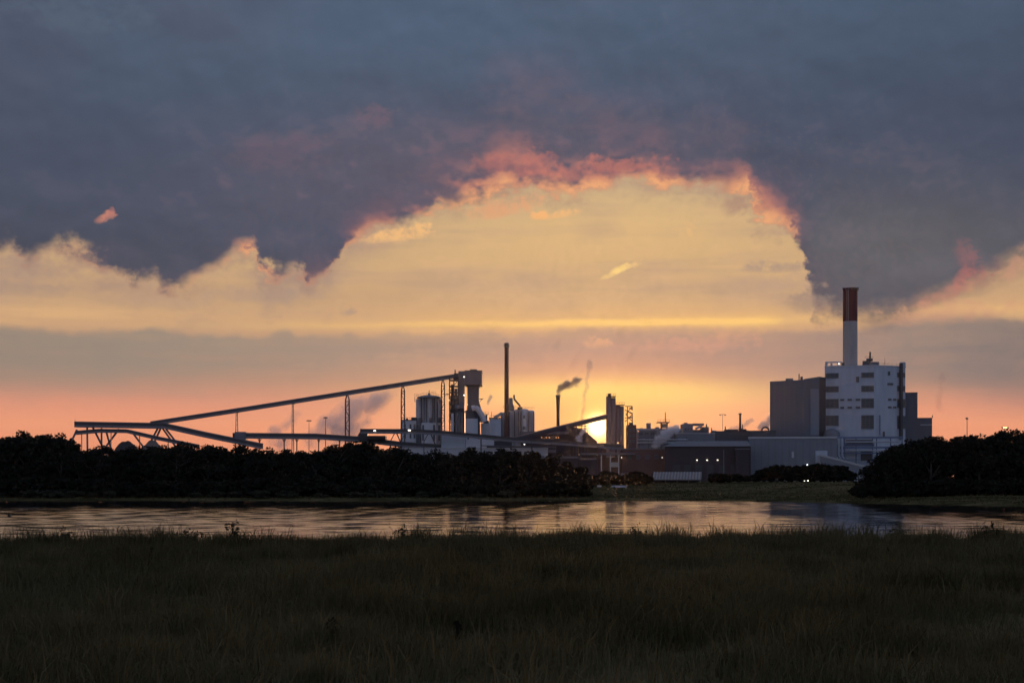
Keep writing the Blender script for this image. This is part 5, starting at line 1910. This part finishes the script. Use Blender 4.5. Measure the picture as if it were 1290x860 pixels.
def conveyors():
    # the long rising one
    o, P_ = gallery([(190, 533.4, 742), (300, 516.6, 744), (437, 495, 746), (575, 473.4, 750)], 3.0, 2.3,
                    'very long dark conveyor gallery rising straight from the left to the preheater tower', mode=0, roof='gallery_side')
    for px, q0, q1 in ((298.4, 519, 545), (369, 508.2, 600)):
        t0 = thing('conveyor_post', 'short slim post under the long rising conveyor, standing on the transfer box' if px < 300 else 'tall slim post holding up the long rising conveyor left of the lattice trestles', 'post', at_base(px, 745))
        for s in (-.55, .55):
            MB().bar((X(px, 745) + s, 745, Z(q1, 745) if px < 300 else GZ), (X(px, 745) + s * .6, 745, Z(q0, 745)), .42).build('column', M['gallery_side'], t0)
        for q in np.arange(q0 + 4, min(q1, 560), 6):
            MB().bar((X(px, 745) - .5, 745, Z(q, 745)), (X(px, 745) + .5, 745, Z(q, 745)), .25).build('rung', M['gallery_side'], t0)
        MB().pbox(px - 2.2, px + 2.2, q0 - .6, q0 + .5, 744, 2.2).build('saddle', M['gallery_dark'], t0)
    trestle(437.6, 497.2, 747, 'lattice trestle under the rising conveyor, standing in the steam', 2.2)
    trestle(507.6, 486.2, 749, 'lattice trestle under the rising conveyor above the small packing house', 2.0)
    trestle(558, 478.6, 752, 'lattice trestle under the rising conveyor between ribbed silos and preheater tower', 1.9)

    # left end: level head then two falling galleries
    o, P_ = gallery([(95, 534.4, 720), (190, 536, 720), (207, 536, 720), (258, 547.2, 718), (330, 561.8, 714)], 4.0, 2.9,
                    'pale conveyor gallery level at the far left then falling to the right behind the trees', mode=1)
    for a, b in (((97, 541), (88, 560)), ((110, 538), (110.4, 575)), ((117, 538), (129, 562)), ((128, 539), (128.4, 575)), ((133, 540), (138.5, 560)), ((150, 540), (133, 563)),
                 ((165, 542), (180, 562)), ((199.4, 538), (190, 556)), ((203, 538), (193, 560)), ((204, 538), (221, 562)), ((209, 540), (226, 562))):
        pa, pb = V(*a, 722), V(*b, 722)
        leg(o, pa, pb + (pb - pa) * .5, .85)
    MB().bar(V(94.6, 527.8, 720), V(94.6, 531.5, 720), .15).build('aerial', M['dark_steel'], o)
    o, P_ = gallery([(96, 545.0, 712), (125, 542.4, 712), (160, 542.8, 712), (200, 552, 710), (250, 562, 708)], 3.4, 1.9,
                    'lower thinner conveyor gallery crossing under the level gallery at the far left', mode=1)
    for px in (103, 140, 176, 212, 236):
        q = float(np.interp(px, [96, 125, 160, 200, 250], [545, 542.4, 542.8, 552, 562])) + 2
        leg(o, V(px, q, 711), ground_pt(px, 711), .4)

    # transfer box and the pale gallery running right
    o, P_ = gallery([(298, 548.4, 730), (345, 549.0, 729), (400, 549.6, 728), (452, 553.0, 726), (505, 559.6, 724), (560, 563.4, 722), (645, 565.0, 720), (700, 566, 718)], 3.6, 2.9,
                    'pale covered gallery running right from the transfer box, passing below the lit conveyor', mode=1)
    MB().pbox(295.6, 309.6, 543.6, 556, 727.6, 5).build('transfer_box', M['gallery_side'], o)
    MB().pbox(293, 295.5, 545, 551, 728.4, 3).build('side_platform', M['dark_steel'], o)
    MB().pbox(308, 345, 545.8, 547.2, 727.6, 4).build('cover', M['gallery_roof'], o)
    for px in (327, 358, 374, 401.5, 428):
        leg(o, V(px, 552.4, 728), ground_pt(px, 728), .55, 'gallery_dark')
        leg(o, V(px - 2.2, 552.4, 728), V(px, 557, 728), .3, 'gallery_dark', 'knee')
        leg(o, V(px + 2.2, 552.4, 728), V(px, 557, 728), .3, 'gallery_dark', 'knee')
    lamp(660.6, 559.4, 716, o, .34)
    MB().pbox(452, 463, 545.6, 555, 722, 5).build('transfer_tower', M['gallery_dark'], o)

    # lit conveyor crossing the middle
    o, P_ = gallery([(454, 543.0, 712), (515, 543.2, 712), (556, 545.0, 711), (600, 549.2, 710), (645, 553.6, 708), (720, 558.4, 705), (786, 563.6, 702)], 3.4, 2.3,
                    'long dark-roofed conveyor gallery with bright lamps crossing the middle of the works', mode=1, roof='gallery_dark', side='gallery_side')
    lamp(472, 542.4, 709.6, o, .36, 'lamp_white', 1.8)
    lamp(515.8, 541.7, 709.6, o, .42, 'lamp_white', 2.0)
    lamp(778.6, 557.6, 699.6, o, .4, 'lamp_orange', 1.3)
    MB().pbox(462, 485.6, 548.6, 553.4, 716, 8).build('hung_box', M['shed_brown'], o)
    leg(o, V(454, 544, 712), V(448.4, 553, 712), .5, 'gallery_dark')
    for px in (498.5, 541):
        leg(o, V(px - 1, 545, 712), V(px - 7, 556, 712), .38, 'gallery_dark', 'strut')
        leg(o, V(px + 1, 545, 712), V(px + 7.6, 560, 712), .55, 'gallery_dark', 'strut')
        leg(o, V(px + 7.6, 560, 712), ground_pt(px + 7.6, 712), .55, 'gallery_dark')
        leg(o, V(px - 7, 556, 712), ground_pt(px - 7, 712), .4, 'gallery_dark')
    for px in (606, 670, 732, 757, 776):
        q = float(np.interp(px, [600, 645, 720, 786], [549.2, 553.6, 558.4, 563.6])) + 2
        leg(o, V(px, q, 709), ground_pt(px, 709), .6, 'gallery_dark')
    # conveyor rising to the silo tower
    o, P_ = gallery([(648, 553.0, 738), (690, 542.6, 741), (764.4, 524.4, 745)], 3.2, 2.6,
                    'dark conveyor gallery climbing past the sun into the reddish silo tower', mode=0, roof='tower_pink', side='shed_brown')
    for px, q in ((690, 544), (726, 535.5)):
        leg(o, V(px, q, 742), ground_pt(px, 742), .5, 'dark_steel')
    # white uprights below; the sun's red flare is put into the walls' colour
    o = thing('loading_bay', 'roofed loading bay with pale uprights below the silo tower', 'building', at_base(765, 700))
    Y = 700.0
    MB().pbox(732, 800, 570.4, 572.4, Y, 12).build('canopy', M['roof_sheet'], o)
    for px in (757, 768.4, 778.8):
        MB().pbox(px, px + 1.2, 572.4, 607, Y + .5, .6).build('upright', M['pale_cladding'], o)
    MB().pbox(733, 799, 576, 612, Y + 8, 3).build('back_wall', M['brick_flare_red'], o)
    MB().pbox(768.4, 780, 582, 588, Y + 6.5, 1.4).build('tank', M['pale_cladding'], o)
    MB().pbox(784, 838, 566, 612, Y + 4, 12).build('flare_red_house', M['brick_flare_red'], o)  # redness is sun flare put into the colour
    MB().pbox(783.5, 838.5, 564.4, 566.05, Y + 3.7, 12.6).build('roof_edge', M['roof_sheet'], o)
    lamp(783, 576, Y + 3.2, o, .22)
    for k in range(4):
        window(o, 790 + k * 11.5, 795 + k * 11.5, 573, 578, Y + 4, 0, 1)
    o = thing('pump_shed', 'low pale-roofed sheds among the trees left of the loading bay', 'shed', at_base(700, 660))
    Y = 660.0
    MB().pbox(681, 728, 577, 612, Y, 8).build('wall', M['shed_brown'], o)
    MB().pbox(680.4, 728.6, 574.6, 577.05, Y - .4, 8.8).build('roof', M['roof_sheet'], o)
    MB().pbox(731, 752, 578.6, 612, Y + 4, 8).build('wall', M['shed_brown'], o)
    MB().pbox(730.4, 752.6, 576.8, 578.65, Y + 3.6, 8.8).build('roof', M['roof_sheet'], o)


conveyors()


def heaps():
    for px, q, half, Y, mt, lab in ((158, 556.0, 16, 640, 'heap_dark', 'dark rounded stockpile heap between the legs of the level gallery'),
                                    (192, 554.5, 20, 655, 'heap_sand', 'pale sandy stockpile heap beside the dark one under the conveyors')):
        x = X(px, Y)
        zb = gz(x, Y)
        H = Z(q, Y) - zb
        Rb = half / F_PX * Y * 1.9
        n, k = 36, 12
        rng = np.random.default_rng(int(px))
        vs, fs = [], []
        for i in range(k + 1):
            u = i / k
            for j in range(n):
                a = 2 * math.pi * j / n
                rad = Rb * u * (1 + .08 * math.sin(3 * a + px) + .05 * math.sin(7 * a))
                hh = H * (1 - u ** 1.55) * (1 + .22 * math.sin(2 * a + px) * u + .12 * math.sin(5 * a + 1)  * u) + rng.normal() * .22 * (u > .05)
                vs.append((x + rad * math.cos(a), Y + rad * math.sin(a), zb + hh - (.6 if i == k else 0)))
        for i in range(k):
            for j in range(n):
                fs.append((i * n + j, (i + 1) * n + j, (i + 1) * n + (j + 1) % n, i * n + (j + 1) % n))
        o = MB().add(vs, fs).build('stockpile', M[mt], None, (x, Y, zb), smooth=True)
        tag(o, lab, 'stockpile')


heaps()


# ---- a gull over the river -------------------------------------------
def bird():
    Y = 120.0
    c = V(11.5, 650, Y)
    o = thing('gull', 'small dark gull gliding low over the water at the far left', 'bird', c)
    b = MB()
    b.lathe(0, 0, [(.005, -.24), (.045, -.12), (.065, 0), (.05, .12), (.035, .17), (.042, .2), (.028, .25), (.006, .3)], 12)
    b.v = [(c.x + z, c.y + y, c.z + x_) for x_, y, z in b.v]
    b.build('body', M['bird_dark'], o, smooth=True)
    for s in (-1, 1):
        w = MB()
        pts = [(.1, .04, .02), (.13, .34, .13), (.02, .66, .09), (-.05, .34, .12), (-.09, .04, .015)]
        top = [(c.x + a, c.y + s * y * .75, c.z + z + .12 * y) for a, y, z in pts]
        bot = [(p[0], p[1], p[2] - .012) for p in top]
        w.add(top + bot, [(0, 1, 2, 3, 4), (9, 8, 7, 6, 5)] + [(i, 5 + i, 5 + (i + 1) % 5, (i + 1) % 5) for i in range(5)])
        w.build('wing', M['bird_dark'], o)
    MB().add([(c.x - .2, c.y - .03, c.z), (c.x - .2, c.y + .03, c.z), (c.x - .36, c.y + .07, c.z + .01), (c.x - .36, c.y - .07, c.z + .01), (c.x - .2, c.y, c.z + .015), (c.x - .36, c.y, c.z + .02)],
             [(0, 3, 2, 1), (0, 4, 5, 3), (4, 1, 2, 5), (0, 1, 4), (3, 5, 2)]).build('tail', M['bird_dark'], o)


bird()


# ------------------------------------------------------------------ steam and smoke
def plume(name, blobs, Y, dens, label, col=(.97, .96, .97), scale=.16, thick=1.0, cut=(.34, .85), aniso=.3, cat='steam', stretch=1.0, chain=True):
    """smoke as a real volume: soft balls along its drift, torn by noise. blobs: (px, py, radius px)"""
    xs = [X(b[0], Y) for b in blobs]
    zs = [Z(b[1], Y) for b in blobs]
    rs = [b[2] / F_PX * Y for b in blobs]
    x0 = min(x - 1.7 * r for x, r in zip(xs, rs)); x1 = max(x + 1.7 * r for x, r in zip(xs, rs))
    z0 = min(z - 1.7 * r for z, r in zip(zs, rs)); z1 = max(z + 1.7 * r for z, r in zip(zs, rs))
    dr = max(rs) * 1.7 * thick
    c = ((x0 + x1) / 2, Y, z0)
    m = bpy.data.materials.new(name)
    m.use_nodes = True
    t = T(m.node_tree)
    out = t.node('ShaderNodeOutputMaterial')
    g = t.node('ShaderNodeNewGeometry')
    sep = t.node('ShaderNodeSeparateXYZ')
    t.t.links.new(g.outputs['Position'], sep.inputs[0])
    x, y, z = (E(t, sep.outputs[i]) for i in range(3))
    n = t.noise(t.vec(x * scale, y * scale, z * scale * stretch), 1.0, 5.0, .62, .4)
    tot = None
    if chain:
        def fill(q):
            r_ = []
            for i in range(len(q) - 1):
                r_ += [q[i] + (q[i + 1] - q[i]) * k / 3 for k in range(3)]
            return r_ + [q[-1]]
        xs, zs, rs = fill(xs), fill(zs), fill(rs)
    for bx_, bz_, br in zip(xs, zs, rs):
        u, v, w = (x - bx_) * (1 / br), (z - bz_) * (1 / br), (y - Y) * (1 / (br * thick))
        gsum = (0.0 - (u * u + v * v + w * w)).exp()
        tot = gsum if tot is None else tot.max(gsum)
    d = t.sstep(tot + (n - .5) * 2.6, cut[0], cut[1]) * t.sstep(tot, .05, .3) * dens
    pv = t.node('ShaderNodeVolumePrincipled')
    pv.inputs['Color'].default_value = (*col, 1)
    pv.inputs['Anisotropy'].default_value = aniso * .4
    t.put(pv.inputs['Density'], d)
    t.t.links.new(pv.outputs[0], out.inputs['Volume'])
    o = MB().box(x0, x1, Y - dr, Y + dr, z0, z1).build(name, m, None, c)
    tag(o, label, cat)
    return o


def plumes():
    plume('steam_plume', [(394, 552, 15), (406, 541, 17), (424, 533, 19), (440, 523, 20), (456, 513, 18), (474, 504, 15), (486, 498, 11)], 800, .13,
          'large mauve steam cloud drifting up to the right behind the left conveyor trestle', scale=.085, cut=(.25, 1.0))
    plume('steam_plume', [(425, 550, 14), (445, 541, 13), (462, 530, 9)], 812, .12,
          'lower bank of mauve steam lying behind the pale gallery on the left', scale=.085, cut=(.25, 1.0))
    plume('steam_plume', [(352, 558, 16), (346, 542, 10), (356, 540, 10), (366, 530, 9), (374, 520, 8)], 805, .12,
          'small mauve steam puff rising behind the slim conveyor post', scale=.11, cut=(.25, 1.0))
    plume('smoke_plume', [(703.2, 497, 2.2), (704.5, 491, 4.0), (708, 487, 5.2), (714, 484, 6.4), (720, 485, 4.6), (727, 480, 5.6), (732, 478, 3)], 780, .8,
          'dark smoke trailing right from the thin stack left of the sun', (.5, .46, .5), .32, cut=(.3, 1.0), cat='smoke')
    plume('steam_plume', [(734.6, 534, 2.4), (733, 524, 3), (735.5, 514, 3.4), (736, 505, 3.2), (735, 497, 2.8), (740, 488, 3.2), (739, 478, 3.4), (741, 468, 4), (744, 456, 5)], 775, .22,
          'thin golden steam column rising left of the sun', (.8, .78, .76), .3, cut=(.25, 1.0), aniso=.6)
    plume('steam_plume', [(731, 558, 3.4), (728, 551, 4), (733, 546, 3.4), (737, 540, 2.6)], 735, .7,
          'small pale steam jet in front of the domed store', scale=.35)
    plume('steam_plume', [(825, 560, 4), (830, 554, 5.5), (836, 548, 6.5), (843, 543, 6), (852, 540, 5)], 742, .9,
          'dense white steam billowing below the vent tower', scale=.25, cut=(.2, .8))
    plume('steam_plume', [(958, 539, 4), (964, 535, 6), (970, 530, 6), (976, 527, 5)], 800, .5,
          'bluish steam drifting behind the filter house from the long hall roof', scale=.2, cut=(.2, .9))
    plume('steam_plume', [(921, 541, 3.5), (930, 539, 4.5), (940, 534, 4), (947, 529, 3)], 806, .3,
          'thin steam trail beside the slim dark stack', scale=.22, cut=(.2, .9))
    plume('smoke_plume', [(1182, 514, 5), (1184, 500, 6), (1185, 486, 6), (1187, 470, 5)], 900, .05,
          'faint pink smoke column in the sky right of the grey annex', (.7, .45, .45), .12, cut=(.2, 1.0), cat='smoke')
    plume('steam_plume', [(614.8, 508, 2.2), (616, 503, 2.4), (618, 500, 2.6)], 750, .6,
          'tiny steam puff beside the preheater tower', scale=.4)


plumes()


# ------------------------------------------------------------------ thin evening haze, added for a warm glow around the sun
def haze():
    m = bpy.data.materials.new('haze')
    m.use_nodes = True
    t = T(m.node_tree)
    out = t.node('ShaderNodeOutputMaterial')
    pv = t.node('ShaderNodeVolumePrincipled')
    pv.inputs['Color'].default_value = (.93, .93, .95, 1)
    pv.inputs['Anisotropy'].default_value = 0.87
    pv.inputs['Density'].default_value = HAZE
    t.t.links.new(pv.outputs[0], out.inputs['Volume'])
    o = MB().box(-4100, 4100, -320, 9100, -3.0, 118.0).build('haze', m)
    o['kind'] = 'stuff'


HAZE = 0.000014
haze()
